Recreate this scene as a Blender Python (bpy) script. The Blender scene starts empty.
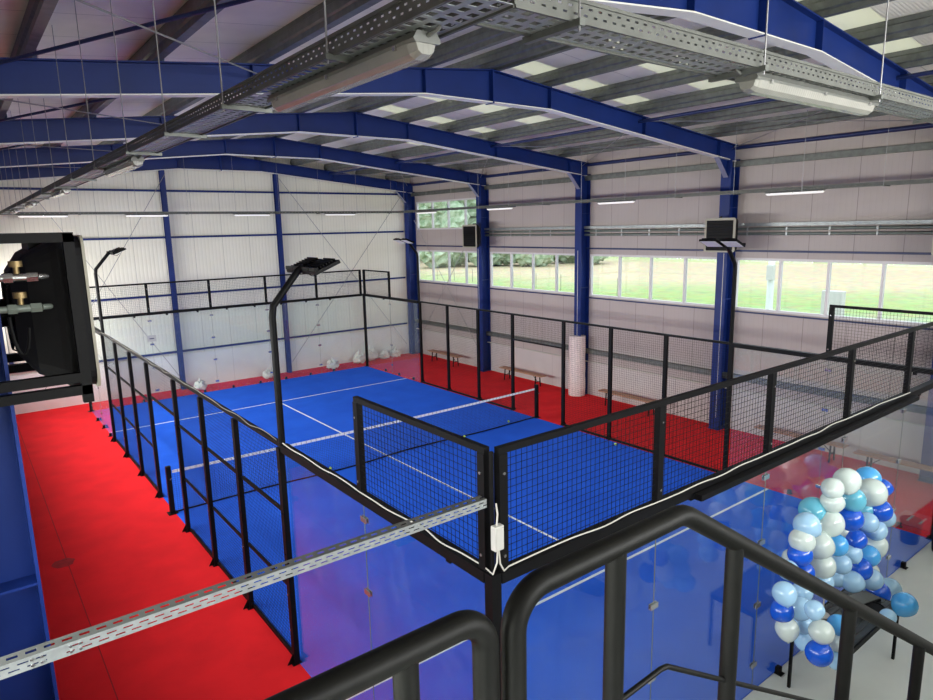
import bpy, math, random
from mathutils import Vector, Matrix, noise
random.seed(7)
scene = bpy.context.scene
COL = scene.collection
PI = math.pi
V = Vector

# ------------------------------------------------------------------ materials
def mat(name, col, rough=0.5, metal=0.0, var=0.0, nscale=8.0, bump=0.0, bscale=40.0, col2=None,
        spec=0.5, lines=None, ribs=None, coat=0.0):
    """procedural principled material. lines: list of (axis, spacing, width, darkness); ribs: (axis, spacing, strength)"""
    m = bpy.data.materials.new(name); m.use_nodes = True
    nt = m.node_tree; N = nt.nodes; L = nt.links
    bs = N['Principled BSDF']
    bs.inputs['Roughness'].default_value = rough
    bs.inputs['Metallic'].default_value = metal
    bs.inputs['Specular IOR Level'].default_value = spec
    if coat: bs.inputs['Coat Weight'].default_value = coat
    geo = N.new('ShaderNodeNewGeometry')
    cur = None
    rgb = N.new('ShaderNodeRGB'); rgb.outputs[0].default_value = (*col, 1); cur = rgb.outputs[0]
    if var or col2:
        n = N.new('ShaderNodeTexNoise'); n.inputs['Scale'].default_value = nscale; n.inputs['Detail'].default_value = 5
        L.new(geo.outputs['Position'], n.inputs['Vector'])
        c2 = col2 or tuple(max(0, c * (1 - var)) for c in col)
        c1 = col if col2 else tuple(min(1, c * (1 + var)) for c in col)
        r = N.new('ShaderNodeValToRGB')
        r.color_ramp.elements[0].position = .35; r.color_ramp.elements[1].position = .65
        r.color_ramp.elements[0].color = (*c1, 1); r.color_ramp.elements[1].color = (*c2, 1)
        L.new(n.outputs['Fac'], r.inputs['Fac']); cur = r.outputs['Color']
    sep = None
    if lines or ribs:
        sep = N.new('ShaderNodeSeparateXYZ'); L.new(geo.outputs['Position'], sep.inputs[0])
    for (ax, sp, w, dk) in (lines or []):
        md = N.new('ShaderNodeMath'); md.operation = 'PINGPONG'; md.inputs[1].default_value = sp / 2
        L.new(sep.outputs[ax], md.inputs[0])
        lt = N.new('ShaderNodeMath'); lt.operation = 'LESS_THAN'; lt.inputs[1].default_value = w / 2
        L.new(md.outputs[0], lt.inputs[0])
        mx = N.new('ShaderNodeMix'); mx.data_type = 'RGBA'; mx.blend_type = 'MULTIPLY'
        mx.inputs['B'].default_value = (dk, dk, dk, 1)
        L.new(lt.outputs[0], mx.inputs['Factor']); L.new(cur, mx.inputs['A']); cur = mx.outputs['Result']
    L.new(cur, bs.inputs['Base Color'])
    norm = None
    if ribs:
        ax, sp, st = ribs
        md = N.new('ShaderNodeMath'); md.operation = 'PINGPONG'; md.inputs[1].default_value = sp / 2
        L.new(sep.outputs[ax], md.inputs[0])
        mr = N.new('ShaderNodeMapRange'); mr.interpolation_type = 'SMOOTHSTEP'
        mr.inputs['From Min'].default_value = sp * .12; mr.inputs['From Max'].default_value = sp * .3
        L.new(md.outputs[0], mr.inputs['Value'])
        b = N.new('ShaderNodeBump'); b.inputs['Strength'].default_value = st; b.inputs['Distance'].default_value = .01
        L.new(mr.outputs[0], b.inputs['Height']); norm = b.outputs[0]
    if bump:
        n2 = N.new('ShaderNodeTexNoise'); n2.inputs['Scale'].default_value = bscale; n2.inputs['Detail'].default_value = 4
        L.new(geo.outputs['Position'], n2.inputs['Vector'])
        b = N.new('ShaderNodeBump'); b.inputs['Strength'].default_value = bump; b.inputs['Distance'].default_value = .01
        L.new(n2.outputs['Fac'], b.inputs['Height'])
        if norm: L.new(norm, b.inputs['Normal'])
        norm = b.outputs[0]
    if norm: L.new(norm, bs.inputs['Normal'])
    return m

def glass_mat(name, tint=(.93, .98, .96), smudge=0.0, ior=1.5, haze=0.0):
    m = bpy.data.materials.new(name); m.use_nodes = True
    nt = m.node_tree; N = nt.nodes; L = nt.links
    N.remove(N['Principled BSDF']); out = N['Material Output']
    tr = N.new('ShaderNodeBsdfTransparent'); tr.inputs[0].default_value = (*tint, 1)
    gl = N.new('ShaderNodeBsdfGlossy'); gl.inputs['Roughness'].default_value = .015; gl.inputs[0].default_value = (1, 1, 1, 1)
    fr = N.new('ShaderNodeFresnel')
    # a thin pane: the way out reflects as much as the way in (the plain transparent ray is not bent)
    gb_ = N.new('ShaderNodeNewGeometry'); im = N.new('ShaderNodeMapRange')
    im.inputs['To Min'].default_value = ior; im.inputs['To Max'].default_value = 1/ior
    L.new(gb_.outputs['Backfacing'], im.inputs['Value']); L.new(im.outputs[0], fr.inputs['IOR'])
    mx = N.new('ShaderNodeMixShader')
    L.new(fr.outputs[0], mx.inputs[0]); L.new(tr.outputs[0], mx.inputs[1]); L.new(gl.outputs[0], mx.inputs[2])
    last = mx
    if smudge or haze:
        geo = N.new('ShaderNodeNewGeometry')
        n = N.new('ShaderNodeTexNoise'); n.inputs['Scale'].default_value = 2.6; n.inputs['Detail'].default_value = 12; n.inputs['Roughness'].default_value = .78
        L.new(geo.outputs['Position'], n.inputs['Vector'])
        r = N.new('ShaderNodeMapRange'); r.inputs['From Min'].default_value = .5; r.inputs['From Max'].default_value = .8
        r.inputs['To Min'].default_value = haze; r.inputs['To Max'].default_value = smudge + haze
        L.new(n.outputs['Fac'], r.inputs['Value'])
        d = N.new('ShaderNodeBsdfDiffuse'); d.inputs[0].default_value = (.75, .82, .85, 1)
        m2 = N.new('ShaderNodeMixShader')
        L.new(r.outputs[0], m2.inputs[0]); L.new(mx.outputs[0], m2.inputs[1]); L.new(d.outputs[0], m2.inputs[2]); last = m2
    L.new(last.outputs[0], out.inputs['Surface'])
    return m

M = {}
M['black'] = mat('black_powder_coat', (.004, .004, .0045), .5, spec=.13, var=.15, nscale=5)
M['rail'] = mat('black_handrail_paint', (.005, .0053, .0045), .5, spec=.16, var=.2, nscale=14, bump=.04, bscale=90)
M['wire'] = mat('black_wire', (.004, .004, .004), .6, spec=.15)
M['blue'] = mat('blue_steel_paint', (.006, .022, .14), .45, var=.12, nscale=1.5, spec=.25)
M['kneesheen'] = mat('blue_flange_with_reflection', (.20, .22, .33), .4)  # paler blue: reflected light on the knee flange put into the colour
M['trayside'] = mat('darker_tray_steel', (.105, .11, .10), .5, metal=.35, var=.12, nscale=9)  # darker copy of the tray steel; shade on tray sides put into the colour
M['cablegrey'] = mat('grey_cable_sheath', (.16, .155, .135), .7)  # darker than the white cables
M['bluedark'] = mat('navy_steel_paint', (.006, .017, .09), .45, var=.1, nscale=2)
M['whiteflange'] = mat('white_flange_metal', (.74, .74, .72), .4, var=.04, nscale=3)
M['galv'] = mat('galvanised_steel', (.14, .15, .14), .45, metal=.5, var=.16, nscale=9)
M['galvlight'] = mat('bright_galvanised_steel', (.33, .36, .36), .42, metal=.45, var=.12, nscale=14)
M['rod'] = mat('threaded_rod_steel', (.30, .30, .31), .4, metal=.6)
M['chrome'] = mat('stainless_steel', (.62, .62, .62), .22, metal=.9)
M['roof'] = mat('white_roof_sheet', (.84, .80, .70), .32, var=.05, nscale=2.2, ribs=(1, .05, .25), lines=[(1, 1.0, .018, .6)])
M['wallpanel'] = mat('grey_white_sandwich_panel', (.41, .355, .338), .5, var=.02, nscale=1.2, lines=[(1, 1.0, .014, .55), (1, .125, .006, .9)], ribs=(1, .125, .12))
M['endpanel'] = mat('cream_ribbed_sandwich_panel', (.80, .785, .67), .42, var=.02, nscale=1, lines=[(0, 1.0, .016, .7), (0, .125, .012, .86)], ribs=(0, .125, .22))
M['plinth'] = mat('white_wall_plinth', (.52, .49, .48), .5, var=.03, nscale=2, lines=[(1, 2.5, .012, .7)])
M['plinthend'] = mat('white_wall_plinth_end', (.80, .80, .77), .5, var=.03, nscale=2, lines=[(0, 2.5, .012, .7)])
M['frame'] = mat('white_window_frame', (.62, .60, .60), .4)
M['turf'] = mat('blue_court_turf', (.013, .105, .68), .85, col2=(.016, .122, .74), nscale=1.3, bump=.5, bscale=160, spec=.15)
M['line'] = mat('white_court_line', (.78, .82, .86), .8, var=.08, nscale=30, bump=.3, bscale=160)
M['carpet'] = mat('red_needle_carpet', (.74, .016, .022), .9, var=.07, nscale=1.6, bump=.5, bscale=120, spec=.12)
M['carpetseam'] = mat('dark_red_carpet_seam', (.30, .006, .010), .95)
M['stain'] = mat('dark_red_stain', (.36, .010, .014), .9, var=.2, nscale=9)
M['concrete'] = mat('grey_polished_concrete', (.70, .73, .70), .34, col2=(.62, .65, .63), nscale=.9, bump=.05, bscale=10)
M['partition'] = mat('dark_grey_partition', (.10, .10, .105), .6, var=.1, nscale=2, lines=[(0, 1.2, .01, .5)])
M['glass'] = glass_mat('court_glass', (.955, .985, .98), smudge=.035, haze=.002, ior=1.34)
M['glassclear'] = glass_mat('court_glass_far', (.955, .985, .975), smudge=.0, haze=.025, ior=1.4)
M['pane'] = glass_mat('window_pane', (.97, .98, .98))
M['wood'] = mat('pine_bench_wood', (.44, .23, .13), .5, col2=(.36, .18, .10), nscale=12)
M['heater'] = mat('black_heater_shell', (.005, .005, .006), .65, var=.2, nscale=6, spec=.2)
M['cream'] = mat('cream_plastic_rim', (.34, .32, .25), .5)
M['brass'] = mat('brass_valve', (.26, .19, .09), .5, metal=.8, var=.1)
M['cablewhite'] = mat('white_cable_sheath', (.50, .49, .44), .6)
M['boxwhite'] = mat('white_plastic_box', (.48, .48, .44), .5)
M['net'] = mat('black_court_net', (.012, .012, .013), .8)
M['tapewhite'] = mat('white_net_tape', (.82, .83, .85), .6, lines=[(0, .12, .012, .35)])
M['wrap'] = mat('white_foam_wrap', (.74, .64, .62), .6, bump=.7, bscale=14, var=.05)
M['sack'] = mat('white_woven_sack', (.74, .73, .68), .7, bump=.6, bscale=30, var=.1)
M['ball'] = mat('yellow_green_felt_ball', (.62, .80, .12), .9, bump=.4, bscale=400)
M['ledlens'] = mat('floodlight_lens', (.72, .73, .74), .25)
M['diffuser'] = mat('clear_ribbed_diffuser', (.30, .30, .275), .16, var=.05, spec=.8, ribs=(0, .02, .2))
M['lampbody'] = mat('grey_lamp_housing', (.14, .145, .135), .4, var=.08)
M['tablewood'] = mat('black_slat_table', (.02, .021, .022), .4, var=.3, nscale=20)
M['greenpipe'] = mat('grey_green_pipe', (.16, .19, .165), .4, metal=.2, var=.1)
M['red'] = mat('red_plastic_sheet', (.66, .02, .03), .4)
M['grass'] = mat('field_grass', (.30, .36, .12), .9, col2=(.42, .48, .20), nscale=.25)
BAL = {'white': mat('white_balloon_latex', (.58, .68, .65), .2, coat=.3),
       'pale blue': mat('pale_blue_balloon_latex', (.36, .60, .82), .2, coat=.3),
       'turquoise': mat('turquoise_balloon_latex', (.13, .47, .62), .2, coat=.3),
       'royal blue': mat('royal_blue_balloon_latex', (.010, .10, .64), .2, coat=.3),
       'sky blue': mat('sky_blue_balloon_latex', (.08, .40, .82), .2, coat=.3)}

# ------------------------------------------------------------------ mesh builder
class MB:
    def __init__(s): s.v = []; s.f = []; s.smooth = False
    def hexa(s, pts):
        b = len(s.v); s.v += [V(p) for p in pts]
        s.f += [(b, b+3, b+2, b+1), (b+4, b+5, b+6, b+7), (b, b+1, b+5, b+4), (b+1, b+2, b+6, b+5), (b+2, b+3, b+7, b+6), (b+3, b, b+4, b+7)]
        return s
    def box(s, x0, x1, y0, y1, z0, z1):
        x0, x1 = min(x0, x1), max(x0, x1); y0, y1 = min(y0, y1), max(y0, y1); z0, z1 = min(z0, z1), max(z0, z1)
        return s.hexa([(x0,y0,z0),(x1,y0,z0),(x1,y1,z0),(x0,y1,z0),(x0,y0,z1),(x1,y0,z1),(x1,y1,z1),(x0,y1,z1)])
    def beam(s, p0, p1, w, h, up=(0,0,1)):
        p0, p1, up = V(p0), V(p1), V(up); d = (p1-p0).normalized()
        side = d.cross(up)
        if side.length < 1e-5: side = d.cross(V((0,1,0)))
        side.normalize(); u = side.cross(d).normalized()
        a, b = side*w/2, u*h/2
        return s.hexa([p0-a-b, p0+a-b, p1+a-b, p1-a-b, p0-a+b, p0+a+b, p1+a+b, p1-a+b])
    def tube(s, pts, r, n=8, cap=True):
        pts = [V(p) for p in pts]; b0 = len(s.v); s.smooth = True
        rr = r if isinstance(r, (list, tuple)) else [r]*len(pts)
        t0 = (pts[1]-pts[0]).normalized(); ref = V((0,0,1)) if abs(t0.z) < .9 else V((1,0,0))
        u = t0.cross(ref).normalized()
        for i, p in enumerate(pts):
            if i == 0: t = t0
            elif i == len(pts)-1: t = (pts[i]-pts[i-1]).normalized()
            else: t = ((pts[i]-pts[i-1]).normalized() + (pts[i+1]-pts[i]).normalized()).normalized()
            u = (u - t*u.dot(t)).normalized(); w = t.cross(u)
            for k in range(n):
                a = 2*PI*k/n; s.v.append(p + (u*math.cos(a) + w*math.sin(a))*rr[i])
        for i in range(len(pts)-1):
            for k in range(n):
                a = b0+i*n+k; c = b0+i*n+(k+1) % n
                s.f.append((a, c, c+n, a+n))
        if cap:
            s.f.append(tuple(b0+k for k in reversed(range(n)))); e = b0+(len(pts)-1)*n
            s.f.append(tuple(e+k for k in range(n)))
        return s
    def prism(s, poly, axis, a0, a1):
        """extrude closed 2D poly along axis (0,1,2) from a0 to a1"""
        b = len(s.v); n = len(poly)
        def mk(p, a):
            q = list(p); q.insert(axis, a); return V(q)
        s.v += [mk(p, a0) for p in poly] + [mk(p, a1) for p in poly]
        s.f.append(tuple(b+i for i in range(n))); s.f.append(tuple(b+n+i for i in reversed(range(n))))
        for i in range(n):
            j = (i+1) % n; s.f.append((b+i, b+n+i, b+n+j, b+j))
        return s
    def loft(s, rings, cap=True):
        b = len(s.v); n = len(rings[0])
        for r in rings: s.v += [V(p) for p in r]
        for i in range(len(rings)-1):
            for k in range(n):
                a = b+i*n+k; c = b+i*n+(k+1) % n; s.f.append((a, c, c+n, a+n))
        if cap:
            s.f.append(tuple(b+k for k in reversed(range(n)))); e = b+(len(rings)-1)*n
            s.f.append(tuple(e+k for k in range(n)))
        return s
    def ball(s, c, rx, ry=None, rz=None, nu=14, nv=10, fn=None):
        ry = ry or rx; rz = rz or rx; s.smooth = True; c = V(c); b = len(s.v)
        s.v.append(c+V((0,0,-rz)) if not fn else c+fn(V((0,0,-1))))
        for i in range(1, nv):
            ph = -PI/2+PI*i/nv
            for k in range(nu):
                a = 2*PI*k/nu; d = V((math.cos(ph)*math.cos(a), math.cos(ph)*math.sin(a), math.sin(ph)))
                s.v.append(c + (fn(d) if fn else V((d.x*rx, d.y*ry, d.z*rz))))
        s.v.append(c+V((0,0,rz)) if not fn else c+fn(V((0,0,1))))
        t = len(s.v)-1
        for k in range(nu):
            s.f.append((b, b+1+(k+1) % nu, b+1+k)); l = b+1+(nv-2)*nu
            s.f.append((t, l+k, l+(k+1) % nu))
        for i in range(nv-2):
            for k in range(nu):
                a = b+1+i*nu+k; c2 = b+1+i*nu+(k+1) % nu; s.f.append((a, c2, c2+nu, a+nu))
        return s
    def xf(s, m, start=0):
        for i in range(start, len(s.v)): s.v[i] = m @ s.v[i]
        return s
    def build(s, name, m, parent=None, origin=None, bevel=0):
        xs = [p.x for p in s.v]; ys = [p.y for p in s.v]; zs = [p.z for p in s.v]
        o = V(origin) if origin is not None else V(((min(xs)+max(xs))/2, (min(ys)+max(ys))/2, min(zs)))
        me = bpy.data.meshes.new(name)
        me.from_pydata([tuple(p-o) for p in s.v], [], s.f); me.update()
        me.materials.append(M[m] if isinstance(m, str) else m)
        if s.smooth:
            for p in me.polygons: p.use_smooth = True
        ob = bpy.data.objects.new(name, me); COL.objects.link(ob)
        if parent is not None:
            ob.parent = parent; ob.location = o - world_loc(parent)
        else: ob.location = o
        if s.smooth:
            md = ob.modifiers.new('split', 'EDGE_SPLIT'); md.split_angle = math.radians(50)
        if bevel:
            md = ob.modifiers.new('bevel', 'BEVEL'); md.width = bevel; md.segments = 2; md.limit_method = 'ANGLE'
        return ob

def world_loc(o):
    l = V((0,0,0))
    while o is not None: l = l + o.location; o = o.parent
    return l
def thing(name, loc, label, cat, group=None, kind=None):
    o = bpy.data.objects.new(name, None); COL.objects.link(o); o.location = loc; o.empty_display_size = .1
    return tag(o, label, cat, group, kind)
def tag(o, label=None, cat=None, group=None, kind=None):
    if label: o['label'] = label
    if cat: o['category'] = cat
    if group: o['group'] = group
    if kind: o['kind'] = kind
    return o
def struct(o, label=None, cat=None): 
    return tag(o, label, cat, None, 'structure')
ORD = ['first', 'second', 'third', 'fourth', 'fifth', 'sixth', 'seventh', 'eighth', 'ninth', 'tenth', 'eleventh', 'twelfth',
       'thirteenth', 'fourteenth', 'fifteenth', 'sixteenth', 'seventeenth', 'eighteenth', 'nineteenth', 'twentieth',
       'twenty-first', 'twenty-second', 'twenty-third', 'twenty-fourth', 'twenty-fifth']

# ------------------------------------------------------------------ hall dimensions
XL, XR = -3.13, 13.25          # inner faces of the long walls
YN, YF = -9.1, 21.22          # inner faces of the end walls
XRDG = 5.08
ZR, SL = 8.28, .103
def ztop(x): return ZR - SL*abs(x-XRDG)      # rafter top
FR = [-9.0+.15, -4, 1, 6, 11, 16, 21]          # frame positions
FRN = ['behind the stair landing', 'just past the stair landing', 'above the near end of the court', 'above the service line by the stairs',
       'above the net', 'above the service line by the end wall', 'against the cream end wall']
PT = .27                      # purlin depth

# floor
struct(MB().box(XL-.3, XR+.3, YN-.3, YF+.3, -.15, 0).build('floor', 'concrete'), 'pale grey polished concrete floor under the balloon table', 'floor')
cp = MB().box(XL+.012, 0, -4.9, 21.2, 0.0, .008).build('red_carpet', 'carpet')
tag(cp, 'red carpet walkway running between the mesh fence and the blue column', 'carpet')
MB().box(-2.006, -1.994, -4, 21.2, .008, .0105).build('carpet_seam', 'carpetseam', cp)
tag(MB().ball((-2.06, 9.1, .0082), .42, .20, .003, fn=lambda d: V((d.x*(.17+.06*noise.noise(d*2)), d.y*(.16+.1*noise.noise(d*3)), d.z*.003))).build('carpet_stain', 'stain'),
    'dark scuffed stain on the red walkway carpet', 'stain')
tag(MB().box(10.0, XR, -.6, 21.22, 0, .008).build('red_carpet', 'carpet'), 'red carpet strip between the court and the windowed wall with benches', 'carpet')
tag(MB().box(0, 10.0, 20.012, 21.2, 0, .008).build('red_carpet', 'carpet'), 'narrow red carpet strip between the far glass and the cream end wall', 'carpet')
turf = MB().box(0, 10, 0, 20, .0, .014).build('court_turf', 'turf')
tag(turf, 'bright blue artificial turf of the padel court with white lines', 'court')
for nm, b in (('service_line', (0, 10, 2.945, 2.995)), ('service_line', (0, 10, 16.925, 16.975)), ('centre_line', (4.975, 5.025, 2.995, 16.925))):
    MB().box(*b, .014, .0165).build(nm, 'line', turf)

# walls ---------------------------------------------------------------
def wall_x(xi, xo, name, mname, openings, ztopw, y0=YN, y1=YF, zlow=1.12):
    """long wall with rectangular openings (y0,y1,z0,z1)"""
    mb = MB()
    zs = sorted({zlow, ztopw} | {o[2] for o in openings} | {o[3] for o in openings})
    for a, b in zip(zs, zs[1:]):
        cuts = sorted([(o[0], o[1]) for o in openings if o[2] <= a and o[3] >= b])
        y = y0
        for c in cuts:
            if c[0] > y: mb.box(xi, xo, y, c[0], a, b)
            y = c[1]
        if y < y1: mb.box(xi, xo, y, y1, a, b)
    w = mb.build(name, mname)
    return w
bays = [(-8.85, -4), (-4, 1), (1, 6), (6, 11), (11, 16), (16, 21)]
opR = [(a+.17, b-.17, 3.27, 4.62) for a, b in bays[1:]] + [(16.17, 20.75, 5.48, 6.66)]
opL = [(a+.3, b-.3, 3.27, 4.62) for a, b in bays]  # openings for the windows added in the unseen wall
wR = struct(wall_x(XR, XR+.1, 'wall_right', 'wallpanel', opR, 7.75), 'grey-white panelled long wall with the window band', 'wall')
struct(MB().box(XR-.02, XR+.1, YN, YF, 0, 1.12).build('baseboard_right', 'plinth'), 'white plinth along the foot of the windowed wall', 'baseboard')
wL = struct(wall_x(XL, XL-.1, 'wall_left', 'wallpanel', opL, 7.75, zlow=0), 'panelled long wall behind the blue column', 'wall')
# end wall (gable)
def gable(yi, yo, name, mname, hole=None, zlow=0, z0h=0):
    mb = MB(); zr = ztop(XRDG)+PT; ze = ztop(XR)+PT
    if not hole:
        mb.prism([(XL-.1, zlow), (XR+.1, zlow), (XR+.1, ze), (XRDG, zr), (XL-.1, ztop(XL)+PT)], 1, yi, yo)
    else:
        x0, x1, z1 = hole
        mb.prism([(XL-.1, z1), (XR+.1, z1), (XR+.1, ze), (XRDG, zr), (XL-.1, ztop(XL)+PT)], 1, yi, yo)
        mb.box(XL-.1, x0, yi, yo, 0, z1); mb.box(x1, XR+.1, yi, yo, 0, z1)
        if z0h: mb.box(x0, x1, yi, yo, 0, z0h)
    return mb.build(name, mname)
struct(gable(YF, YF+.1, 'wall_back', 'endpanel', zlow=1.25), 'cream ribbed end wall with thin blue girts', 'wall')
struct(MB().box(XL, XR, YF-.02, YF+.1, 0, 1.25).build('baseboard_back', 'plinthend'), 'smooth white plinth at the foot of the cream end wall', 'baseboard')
struct(gable(YN-.1, YN, 'wall_front', 'endpanel', hole=(-1.5, 12.2, 6.9), z0h=4.6), 'unseen gable wall with a wide high opening added for daylight', 'wall')  # opening added so a lamp outside can light the hall

# roof sheets (ceiling) with translucent panels added to light the floor from above
tl = bpy.data.materials.new('rooffill_translucent'); tl.use_nodes = True
N = tl.node_tree.nodes; L = tl.node_tree.links; N.remove(N['Principled BSDF'])
ts = N.new('ShaderNodeBsdfTranslucent'); ts.inputs[0].default_value = (.86, .84, .70, 1)
df = N.new('ShaderNodeBsdfDiffuse'); df.inputs[0].default_value = (.7, .68, .58, 1)
mx = N.new('ShaderNodeMixShader'); mx.inputs[0].default_value = .55
L.new(ts.outputs[0], mx.inputs[1]); L.new(df.outputs[0], mx.inputs[2]); L.new(mx.outputs[0], N['Material Output'].inputs['Surface'])
M['rooffill'] = tl
xa = XL-.3; za, zb = ztop(xa)+PT, ztop(XRDG)+PT
struct(MB().prism([(xa, za), (XRDG, zb), (XRDG, zb+.08), (xa, za+.08)], 1, YN-.3, YF+.3).build('ceiling', 'roof'), 'pale roof sheeting on the walkway side of the ridge', 'ceiling')
strips = []
for k in range(-2, 4): strips += [(3.55+5*k, 4.45+5*k)] + ([(5.65+5*k, 6.3+5*k)] if k < 2 else [])
strips = [q for q in strips if q[0] > YN and q[1] < YF-.2]
xr0, xr1, xe = 5.45, 9.9, XR+.3
def rslab(mb, x0, x1, y0, y1, t=.08):
    return mb.prism([(x0, ztop(x0)+PT), (x1, ztop(x1)+PT), (x1, ztop(x1)+PT+t), (x0, ztop(x0)+PT+t)], 1, y0, y1)
mb = MB(); rslab(mb, XRDG, xr0, YN-.3, YF+.3); rslab(mb, xr1, xe, YN-.3, YF+.3)
y = YN-.3
for a_, b_ in strips: rslab(mb, xr0, xr1, y, a_); y = b_
rslab(mb, xr0, xr1, y, YF+.3)
rc = struct(mb.build('ceiling', 'roof'), 'pale roof sheeting on the window side of the ridge', 'ceiling')
for a_, b_ in strips: rslab(MB(), xr0, xr1, a_, b_, .004).build('rooffill_panel', 'rooffill', rc)  # panels added for floor light and the bright ceiling patches

# windows ---------------------------------------------------------------
wn = 0
def window(xi, y0, y1, z0, z1, n, lab, sgn=1):
    global wn
    wn += 1
    t = struct(thing('window_%d' % wn, (xi, (y0+y1)/2, z0), lab, 'window'))
    d0, d1 = xi-.015*sgn, xi+.075*sgn
    mb = MB(); w = .06
    mb.box(d0, d1, y0, y1, z0, z0+w); mb.box(d0, d1, y0, y1, z1-w, z1); mb.box(d0, d1, y0, y0+w, z0+w, z1-w); mb.box(d0, d1, y1-w, y1, z0+w, z1-w)
    mb.build('window_frame', 'frame', t)
    st = (y1-y0-w)/n
    for k in range(1, n):
        yc = y0+w/2+k*st; MB().box(d0, d1, yc-w/2, yc+w/2, z0+w, z1-w).build('mullion', 'frame', t)
    for k in range(n):
        a = y0+w/2+k*st+w/2; MB().box(xi+.03*sgn, xi+.042*sgn, a, a+st-w, z0+w, z1-w).build('pane', 'pane', t)
    return t
wl = ['four-pane window in the wall behind the stair landing', 'four-pane window beyond the handrail, at the frame edge', 'four-pane window between the first two blue columns, utility pole outside',
      'four-pane window between the two heater-free middle columns', 'four-pane window over the bench with the white wrapped column beside it']
wl = ['four-pane window beside the stair-end wall heater, level with the balloons', 'four-pane window with a pole and a white cabinet outside',
      'four-pane window between the flood-lit column and the white-wrapped column', 'four-pane window just beyond the white-wrapped column',
      'lower four-pane window in the end bay behind the crossed bracing']
for o, l in zip(opR[:5], wl): window(XR, *o, 4, l)
window(XR, *opR[5], 4, 'upper four-pane window under the eave in the end bay')
for i, o in enumerate(opL): window(XL, *o, 4, 'unseen four-pane window added for daylight in the walkway-side wall, %s bay from the stairs' % ORD[i], -1)  # unseen windows, added to let fill light reach the opposite wall

# wall girts / pipes on the right wall
def yrail(name, m, x, z, w, h, y0, y1, lab, cat, grp=None):
    return tag(MB().box(x-w, x, y0, y1, z-h/2, z+h/2).build(name, m), lab, cat, grp)
for z, nm in ((1.47, 'low above the white plinth'), (3.02, 'just below the window band'), (6.98, 'high under the eave')):
    if z == 3.02: continue
    t = thing('wall_girt', (XR-.06, 6, z-.08), 'galvanised steel girt on the windowed wall, ' + nm, 'girt')
    mb = MB(); mb.box(XR-.12, XR-.115, YN, YF, z-.075, z+.075); mb.box(XR-.12, XR-.001, YN, YF, z+.071, z+.075); mb.box(XR-.12, XR-.06, YN, YF, z-.075, z-.071)
    mb.build('channel', 'galv', t)
yrail('window_head_trim', 'bluedark', XR-.001, 4.80, .05, .05, YN, YF, 'dark navy trim strip running just above the window band', 'trim')
yrail('window_sill_trim', 'bluedark', XR-.001, 3.22, .03, .04, YN, YF, 'thin dark sill strip under the window band', 'trim')
t = thing('cable_duct', (XR-.1, 6, 5.42), 'grey cable duct along the windowed wall above the pipes', 'duct')
MB().box(XR-.14, XR-.002, YN, 16.2, 5.42, 5.50).build('duct_body', 'galvlight', t)
for z, l in ((5.35, 'upper grey-green heating pipe along the windowed wall'), (5.23, 'lower grey-green heating pipe along the windowed wall')):
    t = thing('heating_pipe', (XR-.08, 6, z), l, 'pipe')
    MB().tube([(XR-.09, YN, z), (XR-.09, 16.2, z)], .036, 8).build('pipe_run', 'greenpipe', t)
    for y in range(-7, 16, 1):
        if y % 5 == 1: continue
        MB().box(XR-.13, XR-.001, y+.48, y+.52, z-.04, z+.04).build('pipe_clip', 'galvlight', t)
tag(MB().tube([(XR-.05, -8.8, 1.12), (XR-.05, 21, 1.12)], .02, 6).build('floor_pipe', 'cablewhite'), 'thin white pipe along the top of the wall plinth', 'pipe')

# end wall girts
for z, l in ((1.38, 'lowest, just above the white plinth'), (3.42, 'second from the floor'), (5.42, 'third from the floor'), (7.0, 'highest, under the end rafter')):
    tag(MB().box(XL, XR-.45, YF-.07, YF-.001, z-.035, z+.035).build('end_wall_girt', 'blue'), 'slim blue girt on the cream end wall, ' + l, 'girt')

# ------------------------------------------------------------------ steel frames
def column(x, y, sgn, lab, h=None, brace=True):
    """I column, web in the XZ plane; sgn=+1 stands at the right wall"""
    xi, xo = (XR-.40, XR-.005) if sgn > 0 else (XL+.405, XL+.005)
    h = h or ztop(xi)-.38
    t = thing('steel_column', ((xi+xo)/2, y, 0), lab, 'column')
    MB().box(xi, xi+.018*sgn, y-.14, y+.14, 0.01, h).build('inner_flange', 'blue', t)
    MB().box(xo-.018*sgn, xo, y-.14, y+.14, 0.01, h).build('outer_flange', 'blue', t)
    MB().box(xi+.018*sgn, xo-.018*sgn, y-.006, y+.006, 0.01, h).build('web', 'blue', t)
    for z in (3.55, 5.9, h-.03):
        for s in (-1, 1):
            MB().box(xi+.018*sgn, xo-.018*sgn, y+.006*s, y+.135*s, z-.008, z+.008).build('stiffener', 'blue', t)
    MB().box(xi-.04*sgn, xo, y-.17, y+.17, 0, .012).build('base_plate', 'blue', t)
    if brace:
        zb = ztop(xi)-.40; xg = xi-.46*sgn
        MB().prism([(xi, zb), (xg, ztop(xg)-.40), (xi, zb-.42)], 1, y-.006, y+.006).build('knee_gusset', 'blue', t)
        MB().beam((xg, y, ztop(xg)-.41), (xi-.004*sgn, y, zb-.43), .13, .012, up=(0, 0, 1)).build('knee_flange', 'kneesheen', t)
    return t
CL = ['blue steel column beside the stair-end window, seen through the glass', 'blue steel column carrying the heater behind the window-side floodlight',
      'blue steel column with its foot wrapped in white foam', 'blue steel column beside the second bench from the end wall', 'blue steel column in the corner by the cream end wall']
for y, l in zip([1, 6, 11, 16, 21], CL): column(0, y, 1, l)
column(0, -4, 1, 'blue steel column on the windowed wall behind the stairs'); column(0, -8.85, 1, 'blue steel column on the windowed wall in the stair-end corner')
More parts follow.
